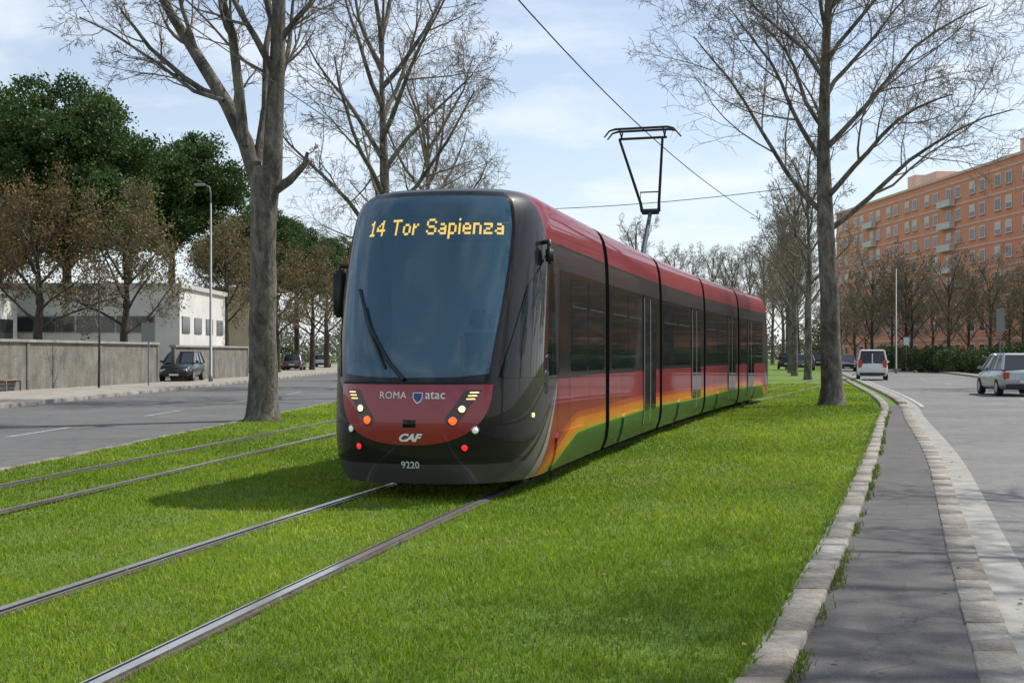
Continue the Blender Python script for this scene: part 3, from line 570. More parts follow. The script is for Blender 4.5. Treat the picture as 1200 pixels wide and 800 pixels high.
def car(label,loc,head,paint,kind="hatch",group="cars on the road"):
    e=thing("van" if kind=="van" else "car",label,"van" if kind=="van" else "car",loc,head,1,group)
    l,hw,H,belt=(4.2,.88,1.5,.92) if kind=="hatch" else (4.3,.91,1.86,1.05) if kind=="van" else (4.3,.9,1.62,1.0)
    h=l/2; b=Buf()
    loft(b,[(-h,hw*.80,.42,belt-.22),(-h+.06,hw*.92,.3,belt-.05),(-h+.3,hw,.24,belt),(0,hw,.22,belt),(h-1.3,hw,.22,belt-.02),(h-.5,hw*.97,.24,belt-.14),(h-.1,hw*.86,.3,belt-.3),(h,hw*.7,.38,belt-.42)])
    new_obj("body",b.mesh("body",[paint],True),e)
    if kind=="van": y0b,y0r,y1r,y1b=-h+.06,-h+.14,h-1.75,h-.95
    else: y0b,y0r,y1r,y1b=-h+.12,-h+.5,h-2.0,h-1.15
    b=Buf(); zb=belt-.01; zr=H-.05; wb_,wr=hw*.93,hw*.76
    base=[(-wb_,y0b),(wb_,y0b),(wb_,y1b),(-wb_,y1b)]; top=[(-wr,y0r),(wr,y0r),(wr,y1r),(-wr,y1r)]
    b.add([(x,y,zb) for x,y in base]+[(x,y,zr) for x,y in top],[(0,1,5,4),(1,2,6,5),(2,3,7,6),(3,0,4,7),(4,5,6,7)]); new_obj("window",b.mesh("window",[M_cglass]),e)
    b=Buf(); b.add([(x*1.01,y+(.02 if i>1 else -.02),zr-.012) for i,(x,y) in enumerate(top)]+[(x*.93,y*.97,zr+.055) for x,y in top],[(0,1,5,4),(1,2,6,5),(2,3,7,6),(3,0,4,7),(4,5,6,7),(3,2,1,0)])
    for (p,q) in zip(base,top): b.tube([(p[0],p[1],zb),(q[0],q[1],zr)],[.055,.045],6)
    for f in (.36,.68) if kind!="van" else (.3,.62):
        for s in (-1,1):
            yb=y0b*(1-f)+y1b*f; yr=y0r*(1-f)+y1r*f; b.tube([(s*wb_,yb,zb),(s*wr,yr,zr)],[.045,.035],4)
    if kind=="van":
        for s in (-1,1): b.add([(s*(wb_+.012),y0b+.1,zb),(s*(wb_+.012),.3,zb),(s*(wr+.012),.3,zr),(s*(wr+.012),y0r+.1,zr)],[(0,1,2,3) if s>0 else (3,2,1,0)])
        b.box(-.03,.03,y0b-.03,y0b+.02,zb,zr-.2)
    new_obj("roof",b.mesh("roof",[paint],False),e)
    for s in (-1,1):
        for yy in (-h+.78,h-.85):
            b=Buf(); b.tube([(s*(hw-.2),yy,.32),(s*(hw+.012),yy,.32)],[.32,.32],20); w=new_obj("wheel",b.mesh("tyre",[M_tyre]),e)
            b=Buf(); b.tube([(s*(hw-.02),yy,.32),(s*(hw+.024),yy,.32)],[.2,.19],14); new_obj("rim",b.mesh("rim",[M_rim]),w)
        b=Buf(); b.box(min(s*hw*.66,s*hw*.93),max(s*hw*.66,s*hw*.93),-h-.015,-h+.16,belt-.36 if kind!="van" else .75,belt-.1 if kind!="van" else 1.25,c=.03); new_obj("tail_light",b.mesh("tail_light",[M_tail]),e)
        b=Buf(); b.box(min(s*hw*.5,s*hw*.82),max(s*hw*.5,s*hw*.82),h-.22,h-.02,belt-.5,belt-.34,c=.03); new_obj("headlight",b.mesh("headlight",[M_hl]),e)
        b=Buf(); b.box(min(s*(hw-.02),s*(hw+.17)),max(s*(hw-.02),s*(hw+.17)),h-1.45,h-1.35,belt,belt+.13,c=.03); new_obj("mirror",b.mesh("mirror",[paint]),e)
    b=Buf(); b.box(-hw*.82,hw*.82,-h-.05,-h+.15,.3,.46,c=.03); b.box(-hw*.7,hw*.7,h-.15,h+.03,.28,.4,c=.03); new_obj("bumper",b.mesh("bumper",[M_black]),e)
    b=Buf(); b.box(-.26,.26,-h-.062,-h-.052,.5,.61); b.box(-.26,.26,h+.032,h+.038,.3,.4); new_obj("licence_plate",b.mesh("plate",[M_plate]),e)
    return e
P_silver=simple("silver_paint",(.42,.44,.46),.3,.6,coat=.8); P_white=simple("white_car_paint",(.72,.72,.7),.35,coat=.7); P_dark=simple("black_paint",(.010,.011,.013),.3,.0,coat=.4); P_blue=simple("blue_paint",(.03,.05,.1),.3,.4,coat=1); P_grey=simple("grey_paint",(.12,.13,.14),.3,.5,coat=1)
car("silver compact car driving away on the asphalt road",((1203-600)/F*48,49.5,.02),-.12,P_silver,"suv")
car("white small van with rear windows driving along the road",((1027-600)/F*78,79,.02),-.26,P_white,"van")
car("dark car driving towards the tram on the road",((995-600)/F*118,119,.02),math.pi-.22,P_grey,"hatch")
car("black small van parked beside the wall",((208-600)/F*70,71,.13),math.pi+.05,P_dark,"suv","parked cars")
for x,z,p,k,hd_ in ((943,120,P_grey,"hatch",-.2),(922,128,P_dark,"suv",-.2),(958,150,P_dark,"suv",-.2),(1113,112,P_blue,"hatch",.9),(345,118,P_grey,"hatch",.05),(378,150,P_white,"hatch",.05)):
    car("small parked car at the roadside",((x-600)/F*z,z,.1),hd_,p,k,"parked cars")

# ---------------------------------------------------------------- TRAM
Wd=1.2; Ln=1.7; Lt=2.6; nn=2.75; LEN_T=31.6; JOINTS=[5.7,11.2,17.5,23.8]; ZT=3.57
th=np.linspace(0,math.pi/2,1500); bx_=Wd*np.sin(th)**(2/nn); by_=Ln-Ln*np.maximum(np.cos(th),0)**(2/nn); by_[-1]=Ln
ar=np.concatenate([[0],np.cumsum(np.hypot(np.diff(bx_),np.diff(by_)))]); TN=ar[-1]
def tY(y): return float(np.interp(y,by_,ar)) if y<Ln else TN+(y-Ln)
wF=pchip([.18,.32,.6,1.2,2.2,2.7,3.0,3.2,3.36,3.46,3.53,ZT],[.93,.975,1,1,1,.995,.98,.955,.90,.80,.61,0.0])
rF=pchip([.18,.45,.8,1.1,1.4,2.0,2.6,3.0,3.25,3.38,3.46,3.53,ZT],[.20,.05,.0,.02,.07,.25,.48,.66,.78,.87,1.02,1.45,2.6])
def surf(t,Z,off=0.0,tail=False,dobend=True):
    t=np.asarray(t,float);Z=np.asarray(Z,float)
    def P(t,Z):
        a=np.abs(t); x0=np.where(a<TN,np.interp(a,ar,bx_),Wd); y0=np.where(a<TN,np.interp(a,ar,by_),Ln+a-TN)
        return np.stack([np.sign(t)*x0*wF(Z),y0+np.maximum(0,1-y0/Lt)*rF(Z),Z],-1)
    p=P(t,Z); e=.004; n=np.cross(P(t+e,Z)-P(t-e,Z),P(t,np.minimum(Z+e,ZT))-P(t,Z-e)); n/= (np.linalg.norm(n,axis=-1,keepdims=True)+1e-12)
    p=p+n*np.asarray(off)[...,None]
    if tail: p=np.stack([-p[...,0],LEN_T-p[...,1],p[...,2]],-1)
    return bend(p) if dobend else p
P0=bend([(0,0,0)])[0]; tram=thing("tram","long low-floor tram in dark grey and red with rainbow lower band","tram",(P0[0],P0[1],.02))
OFF=np.array((P0[0],P0[1],0))
def patch(name,poly,off,mat,parent=tram,tail=False,g=.09,rim=.012,smooth=True):
    bm=bmesh.new(); ar_=0; n=len(poly)
    for i in range(n): ar_+=poly[i][0]*poly[(i+1)%n][1]-poly[(i+1)%n][0]*poly[i][1]
    if ar_<0: poly=poly[::-1]
    bm.faces.new([bm.verts.new((u,v,0)) for u,v in poly])
    us=[p[0] for p in poly]; vs=[p[1] for p in poly]
    for ax,(a,b_) in enumerate(((min(us),max(us)),(min(vs),max(vs)))):
        if b_-a<g: continue
        for c in np.linspace(a,b_,int((b_-a)/(g if ax==1 or b_-a<3 else g))+2)[1:-1]:
            co_=(c,0,0) if ax==0 else (0,c,0); no=(1,0,0) if ax==0 else (0,1,0)
            bmesh.ops.bisect_plane(bm,geom=bm.verts[:]+bm.edges[:]+bm.faces[:],plane_co=co_,plane_no=no,dist=1e-5)
    if rim>0:
        be=[e for e in bm.edges if e.is_boundary]; r=bmesh.ops.extrude_edge_only(bm,edges=be)
        for v in r['geom']:
            if isinstance(v,bmesh.types.BMVert): v.co.z=-rim
    A=np.array([v.co[:] for v in bm.verts]); W_=surf(A[:,0],A[:,1],off+A[:,2],tail)-OFF
    uvl=bm.loops.layers.uv.new("UVMap")
    for f in bm.faces:
        f.smooth=smooth and all(abs(v.co.z)<1e-9 for v in f.verts)
        for l in f.loops: l[uvl].uv=(l.vert.co.x,l.vert.co.y)
    for e in bm.edges:
        if any(not f.smooth for f in e.link_faces): e.smooth=False
    for v,p in zip(bm.verts,W_): v.co=p
    me=bpy.data.meshes.new(name); bm.to_mesh(me); bm.free(); me.materials.append(mat)
    return new_obj(name,me,parent)
def body_mat():
    t=NT("tram_body"); uv=t.n('ShaderNodeUVMap'); uv.uv_map="UVMap"; sp_=t.n('ShaderNodeSeparateXYZ'); t.l(uv.outputs[0],sp_.inputs[0]); u=t.m('ABSOLUTE',sp_.outputs[0]); v=sp_.outputs[1]
    tb=t.m('SUBTRACT',tY(2.10),t.m('MULTIPLY',t.m('POWER',t.m('MAXIMUM',t.m('SUBTRACT',1.3,v),0.0),1.6),.85))
    dk=t.m('SUBTRACT',1.30,v); low_=t.m('LESS_THAN',v,1.26)
    side=t.m('MULTIPLY',t.m('GREATER_THAN',u,tb),t.m('LESS_THAN',v,1.29))
    def stripe(a,b_):
        return t.m('MULTIPLY',t.m('MULTIPLY',t.m('GREATER_THAN',u,t.m('SUBTRACT',tb,t.m('MULTIPLY',b_,dk))),t.m('LESS_THAN',u,t.m('SUBTRACT',tb,t.m('MULTIPLY',a,dk)))),low_)
    s1=stripe(0.0,.24); s2=stripe(.34,.70); s3=stripe(.84,1.0)
    q=t.m('MAXIMUM',t.m('SUBTRACT',1.0,t.m('DIVIDE',t.m('SUBTRACT',u,tY(1.0)),2.4)),0.0)
    sweep=t.m('MULTIPLY',t.m('POWER',q,1.3),.60)
    wv=t.m('ADD',t.m('MULTIPLY',t.m('SINE',t.m('MULTIPLY',u,.45)),.02),sweep)
    rmp=t.ramp(t.m('DIVIDE',t.m('ADD',v,wv),1.4),[(0,(.006,.03,.006)),(.24,(.008,.045,.008)),(.36,(.014,.075,.012)),(.415,(.025,.11,.014)),(.42,(.28,.25,.02)),(.445,(.42,.28,.015)),(.449,(.56,.21,.012)),(.545,(.54,.14,.010)),(.55,(.42,.06,.012)),(.605,(.34,.03,.012)),(.61,(.22,.006,.013)),(1,(.17,.004,.012))])
    roof=t.m('MULTIPLY',t.m('GREATER_THAN',v,2.92),t.m('GREATER_THAN',u,t.m('SUBTRACT',4.95,v)))
    grey=t.m('LESS_THAN',v,.40)
    c=t.mix(grey,(.014,.010,.0115),(.075,.062,.072)); c=t.mix(s3,c,(.07,.055,.065)); c=t.mix(s2,c,(.11,.088,.105)); c=t.mix(s1,c,(.24,.22,.23)); c=t.mix(side,c,rmp); c=t.mix(roof,c,(.21,.004,.013))
    dirt=t.noise(1.5,6,.6); dd=t.ramp(dirt,[(.3,(.82,.82,.82)),(.7,(1.08,1.08,1.08))]); m=t.mul(c,dd)
    low=t.m('MULTIPLY',t.m('MAXIMUM',t.m('SUBTRACT',.6,v),0.0),t.m('MULTIPLY',t.noise(5,6,.7),.45)); m=t.mix(low,m,(.16,.14,.11))
    t.l(m,t.b.inputs['Base Color']); t.b.inputs['Roughness'].default_value=.45; t.b.inputs['Specular IOR Level'].default_value=.15; t.b.inputs['Metallic'].default_value=.0; t.b.inputs['Coat Weight'].default_value=.5; t.b.inputs['Coat Roughness'].default_value=.03
    return t.mat
M_body=body_mat(); M_tglass=simple("tram_window_glass",(.010,.012,.015),.03,0,spec=.8); M_cabglass=simple("cab_side_glass",(.006,.008,.011),.03,0,spec=.38); M_mask=simple("black_mask",(.006,.006,.008),.10,0,spec=.4); M_band=simple("dark_window_band",(.009,.007,.0075),.15,0,spec=.35); M_red=simple("tram_red",(.30,.004,.016),.3,.0,coat=.8); M_bellow=simple("bellows",(.010,.010,.011),.8); M_alu=simple("door_edge",(.36,.36,.36),.4,.0); M_seam=simple("seam",(.004,.004,.004),.7)
gh=[(.5,1.335),(.86,1.37),(.905,1.7),(.970,2.1),(1.02,2.6),(1.045,3.0),(1.03,3.27),(.965,3.36)]
wh=[(.5,1.285),(.895,1.32),(.955,1.7),(1.02,2.1),(1.075,2.6),(1.105,3.0),(1.09,3.32),(1.0,3.42)]
GLt=[(0,1.325)]+gh+[(0,3.37)]+[(-x,z) for x,z in gh[::-1]]
def pip(x,y,poly):
    c=False;n=len(poly)
    for i in range(n):
        x1,y1=poly[i];x2,y2=poly[(i+1)%n]
        if (y1>y)!=(y2>y) and x<(x2-x1)*(y-y1)/(y2-y1)+x1: c=not c
    return c
ZP=np.concatenate([np.array([.18,.24,.32,.4,.5,.6,.75,.9]),np.arange(1.0,2.91,.1),np.array([2.96,3.0,3.05,3.1,3.15,3.2,3.24,3.28,3.32,3.36,3.4,3.43,3.46,3.49,3.52,3.54,3.56,ZT])])
def shell(name,ts,tail=False,hole=None):
    n=len(ts);k=len(ZP); TT,ZZ=np.meshgrid(ts,ZP,indexing='ij'); V=surf(TT.ravel(),ZZ.ravel(),0,tail)-OFF
    Fq=[]
    for i in range(n-1):
        for j in range(k-1):
            if hole and pip((ts[i]+ts[i+1])/2,(ZP[j]+ZP[j+1])/2,hole): continue
            Fq.append((i*k+j,(i+1)*k+j,(i+1)*k+j+1,i*k+j+1))
    me=mesh_py(name,V,Fq,[M_body],True); uv=me.uv_layers.new(name="UVMap"); li=np.empty(len(me.loops),np.int32); me.loops.foreach_get("vertex_index",li)
    U=np.stack([TT.ravel(),ZZ.ravel()],1)[li].astype(np.float32); uv.data.foreach_set("uv",U.ravel()); return new_obj(name,me,tram)
g_=.15
te=tY(JOINTS[0]-g_); ts=np.unique(np.concatenate([np.arange(-1.2,1.201,.05),np.arange(1.2,TN+.3,.06),-np.arange(1.2,TN+.3,.06),np.linspace(TN+.3,te,10),-np.linspace(TN+.3,te,10)]).round(4))
shell("body",ts,False,GLt)
te2=tY(LEN_T-JOINTS[3]-g_); ts2=np.unique(np.concatenate([np.arange(-TN-.3,TN+.3,.1),np.linspace(TN+.3,te2,14),-np.linspace(TN+.3,te2,14)]).round(4)); shell("body",ts2,True)
for a,b_ in zip(JOINTS[:-1],JOINTS[1:]):
    ys=np.linspace(tY(a+g_),tY(b_-g_),16)
    n=len(ys);k=len(ZP); V=[];UV=[]
    for sg in (1,-1):
        TT,ZZ=np.meshgrid(sg*ys,ZP,indexing='ij'); V.append(surf(TT.ravel(),ZZ.ravel())-OFF); UV.append(np.stack([TT.ravel(),ZZ.ravel()],1))
    V=np.concatenate(V);UV=np.concatenate(UV);Fq=[]
    for q in (0,1):
        for i in range(n-1):
            for j in range(k-1):
                f=(i*k+j,(i+1)*k+j,(i+1)*k+j+1,i*k+j+1); f=tuple(q*n*k+z for z in f); Fq.append(f if q==0 else f[::-1])
    me=mesh_py("body",V,Fq,[M_body],True); uv=me.uv_layers.new(name="UVMap"); li=np.empty(len(me.loops),np.int32); me.loops.foreach_get("vertex_index",li); uv.data.foreach_set("uv",UV[li].astype(np.float32).ravel()); new_obj("body",me,tram)
for jn in JOINTS:
    ysb=np.linspace(jn-g_-.02,jn+g_+.02,15); prof=[(1.0,.3),(1.0,2.3),(.985,2.7),(.96,3.0),(.88,3.3),(.6,3.45),(0,3.5)]; prof=prof+[(-x,z) for x,z in prof[-2::-1]]; n=len(prof);V=[]
    for i,y in enumerate(ysb):
        s_=.955 if i%2 else .92
        for x,z in prof: V.append((x*Wd*s_,y,.3+(z-.3)*(s_+.03)))
    Fq=[(i*n+j,i*n+j+1,(i+1)*n+j+1,(i+1)*n+j) for i in range(len(ysb)-1) for j in range(n-1)]
    zc_=np.concatenate([ZP,ZP[::-1]]); m2=len(zc_)
    for y in (jn-g_-.015,jn+g_+.015):
        b0=len(V); V+=[((1 if i<len(ZP) else -1)*(Wd*float(wF(z))-.006),y,float(z)-.004) for i,z in enumerate(zc_)]; Fq.append(tuple(range(b0,b0+m2)))
    new_obj("bellows",mesh_py("bellows",bend(V)-OFF,Fq,[M_bellow]),tram)
tg=NT("windshield_glass")
df=tg.n('ShaderNodeBsdfDiffuse'); df.inputs[0].default_value=(.07,.20,.31,1); tp_=tg.n('ShaderNodeBsdfTransparent'); tp_.inputs[0].default_value=(.70,.82,.88,1); gl=tg.n('ShaderNodeBsdfGlossy'); gl.inputs['Roughness'].default_value=.015; gl.inputs[0].default_value=(.85,.93,1,1)  # blue diffuse paints the hazy sky reflection into the glass colour
fr=tg.n('ShaderNodeFresnel'); fr.inputs[0].default_value=1.7; m1=tg.n('ShaderNodeMixShader'); m1.inputs[0].default_value=.38; tg.l(tp_.outputs[0],m1.inputs[1]); tg.l(df.outputs[0],m1.inputs[2]); m2=tg.n('ShaderNodeMixShader'); tg.l(fr.outputs[0],m2.inputs[0]); tg.l(m1.outputs[0],m2.inputs[1]); tg.l(gl.outputs[0],m2.inputs[2]); tg.l(m2.outputs[0],tg.out.inputs[0])
patch("windshield",GLt,.012,tg.mat,g=.06)
for sg in (1,-1):
    R1=[(0,1.275)]+wh+[(0,3.43),(0,3.37)]+gh[::-1]+[(0,1.325)]; patch("windshield_frame",[(sg*x,z) for x,z in R1],.009,M_mask,g=.06)
dsp=patch("destination_display",[(-.94,2.86),(.94,2.86),(.94,3.24),(-.94,3.24)],-.05,simple("display_board",(.006,.009,.014),.9,spec=0),g=.06)
rm=[(-.92,1.255)]+[(-.92*math.copysign(abs(math.cos(a))**.85,math.cos(a)),1.255-.645*math.sin(a)**.85) for a in np.linspace(.05,math.pi-.05,40)]+[(.92,1.255)]
patch("front_panel",rm,.010,M_red,g=.06)
patch("front_seam",[(-.925,1.258),(.925,1.258),(.89,1.283),(-.89,1.283)],.004,M_seam,g=.05,rim=0)
for sg in (1,-1):
    pl=[(sg*1.00,1.33),(sg*tY(2.00),1.33),(sg*tY(1.93),1.7),(sg*tY(1.85),2.2),(sg*tY(1.74),2.62),(sg*tY(1.60),2.84),(sg*tY(1.42),2.88),(sg*tY(1.22),2.72),(sg*1.40,2.35),(sg*1.24,1.95),(sg*1.11,1.62)]
    patch("side_window",pl,.008,M_cabglass,rim=.004)
    patch("door_seam",[(sg*tY(2.12),.36),(sg*tY(2.135),.36),(sg*tY(2.135),2.75),(sg*tY(2.12),2.75)],.005,M_seam,g=.3,rim=0)
def rect(y0,y1,z0,z1,sg,c=.06):
    a,b_=tY(y0),tY(y1); return [(sg*(a+c),z0),(sg*(b_-c),z0),(sg*b_,z0+c),(sg*b_,z1-c),(sg*(b_-c),z1),(sg*(a+c),z1),(sg*a,z1-c),(sg*a,z0+c)]
def trect(y0,y1,z0,z1,sg):
    a,b_=tY(y0),tY(y1); return [(sg*a,z0),(sg*b_,z0),(sg*b_,z1),(sg*a,z1)]
wins=[(2.95,4.1),(4.16,5.38),(6.05,7.5),(7.56,8.95),(11.5,13.3),(13.36,15.15),(17.85,19.6),(19.66,21.4),(24.15,25.4),(27.3,28.8)]
doors=[(9.15,10.55),(15.4,16.8),(21.7,23.1),(25.65,27.05)]
for sg in (1,-1):
    patch("window_band",trect(2.2,JOINTS[0]-g_-.03,1.30,2.62,sg),.003,M_band,g=.3,rim=0)
    for a,b_ in zip(JOINTS,JOINTS[1:]+[29.2]): patch("window_band",trect(a+g_+.03,b_-g_-.03,1.30,2.62,sg),.003,M_band,g=.3,rim=0)
    for a,b_ in wins:
        w_=patch("window",rect(a,b_,1.36,2.54,sg),.007,M_tglass,g=.25,rim=.003)
        patch("window_frame",trect(a+.08,b_-.08,2.18,2.20,sg),.010,M_seam,parent=w_,g=.4,rim=0)
    for a,b_ in doors:
        d=patch("door",trect(a,b_,.34,2.62,sg),.012,M_body,g=.2,rim=.008)
        m=(a+b_)/2
        patch("door_band",trect(a,b_,1.30,2.62,sg),.014,M_band,parent=d,g=.2,rim=0)
        for q in ((a+.06,m-.04),(m+.04,b_-.06)): patch("window",rect(q[0],q[1],.60,2.5,sg,.05),.018,M_tglass,parent=d,g=.3,rim=.003)
        for q in (a+.02,m): patch("door_edge",trect(q-.012,q+.012,.38,2.56,sg),.021,M_alu,parent=d,g=.4,rim=.003)
    for a,b_ in zip([2.0]+JOINTS,JOINTS+[29.6]):
        patch("roof_seam",trect(a+g_+.02,b_-g_-.02,2.905,2.925,sg),.005,M_seam,g=.4,rim=0)
    for c in (2.95,8.0,14.4,20.6,28.):
        patch("bogie_cover",[(sg*tY(c-1.05),.2),(sg*tY(c+1.05),.2),(sg*tY(c+.95),.58),(sg*tY(c+.85),.64),(sg*tY(c-.85),.64),(sg*tY(c-.95),.58)],.024,M_body,g=.2,rim=.024)
    patch("panel_seam",trect(2.86,2.875,.3,1.3,sg),.006,M_seam,g=.3,rim=0)
    for y in (4.3,7.0,13.0,19.2): patch("panel_seam",trect(y,y+.012,.66,1.29,sg),.006,M_seam,g=.3,rim=0)
patch("front_seam",[(-1.5,.44),(1.5,.44),(1.5,.452),(-1.5,.452)],.004,M_seam,g=.06,rim=0)
M_warm=simple("lamp_warm",(1,.72,.30),.3,emit=1.3); M_wl=simple("lamp_head_white",(1,.78,.42),.3,emit=1.5); M_or=simple("lamp_orange",(1,.09,.010),.3,emit=1.9); M_rl=simple("lamp_red",(.8,.02,.02),.3,emit=1.0); M_wh=simple("lamp_white",(.8,.78,.7),.2,emit=.3); M_chrome=simple("chrome",(.2,.2,.21),.15,1)
def disc(name,t,z,r,off,mat,n=16,parent=tram): return patch(name,[(t+r*math.cos(a),z+r*math.sin(a)) for a in np.linspace(0,2*math.pi,n,endpoint=False)],off,mat,parent,g=.5,rim=.02)
M_house=simple("lamp_housing",(.05,.004,.006),.25,coat=.5)
for sg in (-1,1):
    h=patch("headlight",[(sg*.42,.80),(sg*.55,.86),(sg*.655,1.02),(sg*.80,1.20),(sg*.60,1.20),(sg*.50,1.04),(sg*.40,.90)],.0125,M_house,g=.08,rim=.004)
    disc("lamp",sg*.575,.995,.052,.016,M_chrome,parent=h); disc("lamp",sg*.575,.995,.036,.020,M_wl,parent=h)
    disc("lamp",sg*.480,.870,.056,.016,M_chrome,parent=h); disc("lamp",sg*.480,.870,.042,.020,M_or,parent=h)
    for i in range(3): patch("lamp",[(sg*(.62+.018*i),1.095+i*.034),(sg*(.715+.02*i),1.095+i*.034),(sg*(.715+.02*i),1.108+i*.034),(sg*(.62+.018*i),1.108+i*.034)],.018,M_warm,h,g=.5,rim=.004)
    f=disc("fog_light",sg*.72,.77,.050,.014,M_chrome); disc("lamp",sg*.72,.77,.034,.020,M_wh,parent=f)
    f=disc("tail_light",sg*.60,.585,.044,.014,M_mask); disc("lamp",sg*.60,.585,.032,.020,M_rl,parent=f)
    disc("marker_light",sg*tY(.95),.9,.026,.014,M_warm)
patch("coupler_cover",[(-.06,.80),(.08,.80),(.08,.88),(-.06,.88)],.018,M_mask,g=.5)
def text(name,s,t0,z0,size,mat,off=.016,bold=0,shear=0,space=1,align='CENTER',sx=1.0):
    cu=bpy.data.curves.new("txt",'FONT'); cu.body=s; cu.size=size; cu.align_x=align; cu.offset=bold; cu.shear=shear; cu.space_character=space; cu.resolution_u=3
    o=bpy.data.objects.new("txt",cu); COL.objects.link(o); bpy.context.view_layer.update(); dg=bpy.context.evaluated_depsgraph_get(); me=bpy.data.meshes.new_from_object(o.evaluated_get(dg)); bpy.data.objects.remove(o)
    A=np.array([v.co[:] for v in me.vertices]); W_=surf(A[:,0]*sx+t0,A[:,1]+z0,off)-OFF; me.vertices.foreach_set("co",W_.astype(np.float32).ravel()); me.update(); me.materials.clear(); me.materials.append(mat); return new_obj(name,me,tram)
M_ltxt=simple("white_lettering",(.85,.85,.83),.4)
text("lettering","ROMA",-.18,1.105,.105,M_ltxt,space=1.05); text("lettering","atac",.29,1.105,.135,M_ltxt,bold=.0005)
text("lettering","CAF",0.0,.655,.11,M_ltxt,bold=.005,shear=.4,space=.95,sx=1.2)
text("fleet_number","9220",0.0,.36,.105,M_ltxt,off=.006,bold=.001)
em=patch("emblem",[(.045,1.17),(.155,1.17),(.155,1.11),(.13,1.07),(.10,1.05),(.07,1.07),(.045,1.11)],.014,M_ltxt,g=.5,rim=0)
patch("shield",[(.055,1.162),(.145,1.162),(.145,1.11),(.12,1.08),(.10,1.065),(.08,1.08),(.055,1.11)],.018,simple("emblem_blue",(.03,.06,.25),.4),parent=em,g=.5,rim=0)
GLY={'1':["010","110","010","010","010","010","111"],'4':["00010","00110","01010","10010","11111","00010","00010"],'T':["11111","00100","00100","00100","00100","00100","00100"],
'o':["0000","0000","0110","1001","1001","1001","0110"],'r':["000","000","101","110","100","100","100"],'S':["01110","10001","10000","01110","00001","10001","01110"],
'a':["0000","0000","0110","0001","0111","1001","0111"],'p':["0000","0000","1110","1001","1001","1001","1110","1000","1000"],'i':["1","0","1","1","1","1","1"],
'e':["0000","0000","0110","1001","1111","1000","0111"],'n':["0000","0000","1110","1001","1001","1001","1001"],'z':["0000","0000","1111","0001","0110","1000","1111"],' ':["00"]}
cols=0; dots=[]
for ch in "14 Tor Sapienza":
    g=GLY[ch]
    for r_,row in enumerate(g):
        for c_,x in enumerate(row):
            if x=='1': dots.append((cols+c_,r_))
    cols+=len(g[0])+1
cols-=1
pt=1.56/cols; pz=.0265; V=[];Fq=[]
for c_,r_ in dots:
    cx=-.725+(c_+.5)*pt; cz=3.105-r_*pz; b0=len(V); hw_=pt*.495; hz2=pz*.49
    V+=[(cx-hw_,cz-hz2),(cx+hw_,cz-hz2),(cx+hw_,cz+hz2),(cx-hw_,cz+hz2)]; Fq.append((b0,b0+1,b0+2,b0+3))
A=np.array(V); A[:,0]=np.sign(A[:,0])*np.interp(np.abs(A[:,0])/.96,bx_,ar); W_=surf(A[:,0],A[:,1],-.035)-OFF
led=NT("amber_led"); led.b.inputs['Base Color'].default_value=(0,0,0,1); led.b.inputs['Emission Color'].default_value=(1,.56,.05,1); led.b.inputs['Emission Strength'].default_value=2.4
new_obj("display_text",mesh_py("display_text",W_,Fq,[led.mat]),dsp)
def wiper(pts,r,off=.035):
    b=Buf(); A=np.array(pts); W_=surf(A[:,0],A[:,1],off)-OFF; b.tube(W_,r,6); return b
b=wiper([(-.06,1.30),(-.25,1.5),(-.5,1.85),(-.62,2.1)],[.024,.018,.014,.012],.045); bb_=wiper([(-.74,2.3),(-.55,1.9),(-.38,1.6),(-.28,1.42)],[.014,.02,.02,.014],.03)
b.add(bb_.V,bb_.F); new_obj("wiper",b.mesh("wiper",[M_black]),tram)
def lp(x,y,z): return tuple(bend([(x,y,z)])[0]-OFF)
for sg,(x,y,z0,z1,r) in ((-1,(-1.30,1.35,2.02,2.58,.075)),(1,(1.25,1.4,2.62,2.82,.045))):
    b=Buf(); c=lp(x,y,0); b.box(c[0]-r,c[0]+r,c[1]-.06,c[1]+.08,z0,z1,c=.03); b.tube([lp(sg*1.05,y+.1,z1+.05),(c[0],c[1],z1+.06),(c[0],c[1],z1-.05)],[.03,.03,.03],8); new_obj("mirror",b.mesh("mirror",[M_black],True),tram)
M_int=simple("cab_interior",(.12,.13,.14),.7); M_seatc=simple("seat_fabric",(.05,.06,.07),.9)
def lbox(b,x0,x1,y0,y1,z0,z1,c=.0,m=0):
    n0=len(b.V); b.box(x0,x1,y0,y1,z0,z1,m,c); A=bend(b.V[n0:])-OFF; b.V[n0:]=[tuple(v) for v in A]
b=Buf(); lbox(b,-.85,.85,.55,1.1,1.0,1.28,.05); lbox(b,-.35,.35,1.0,1.3,1.1,1.36,.04); new_obj("dashboard",b.mesh("dashboard",[M_int]),tram)
b=Buf(); lbox(b,-.02,.52,1.5,2.0,1.05,1.2,.05); lbox(b,0,.50,1.95,2.1,1.2,1.85,.05); new_obj("driver_seat",b.mesh("driver_seat",[M_seatc]),tram)
b=Buf(); lbox(b,.12,.38,1.97,2.08,1.88,2.12,.04); new_obj("headrest",b.mesh("headrest",[M_seatc]),tram)
b=Buf(); lbox(b,-1.12,1.12,2.7,2.75,.3,3.2); new_obj("cab_wall",b.mesh("cab_wall",[simple("cab_wall",(.62,.68,.74),.8)]),tram)
b=Buf()
for a,c in zip([1.0]+JOINTS,JOINTS+[30.4]): lbox(b,-1.0,1.0,a+.3,c-.3,.22,.4)
new_obj("underframe",b.mesh("underframe",[M_bellow]),tram)
for c in (2.95,14.4,28.):
    for dy in (-.8,.8):
        for sg in (-1,1):
            b=Buf(); b.tube([lp(sg*.69,c+dy,.29),lp(sg*.80,c+dy,.29)],[.29,.29],20); new_obj("wheel",b.mesh("wheel",[M_railside]),tram)
M_rg=simple("roof_equipment_red",(.2,.01,.015),.45)
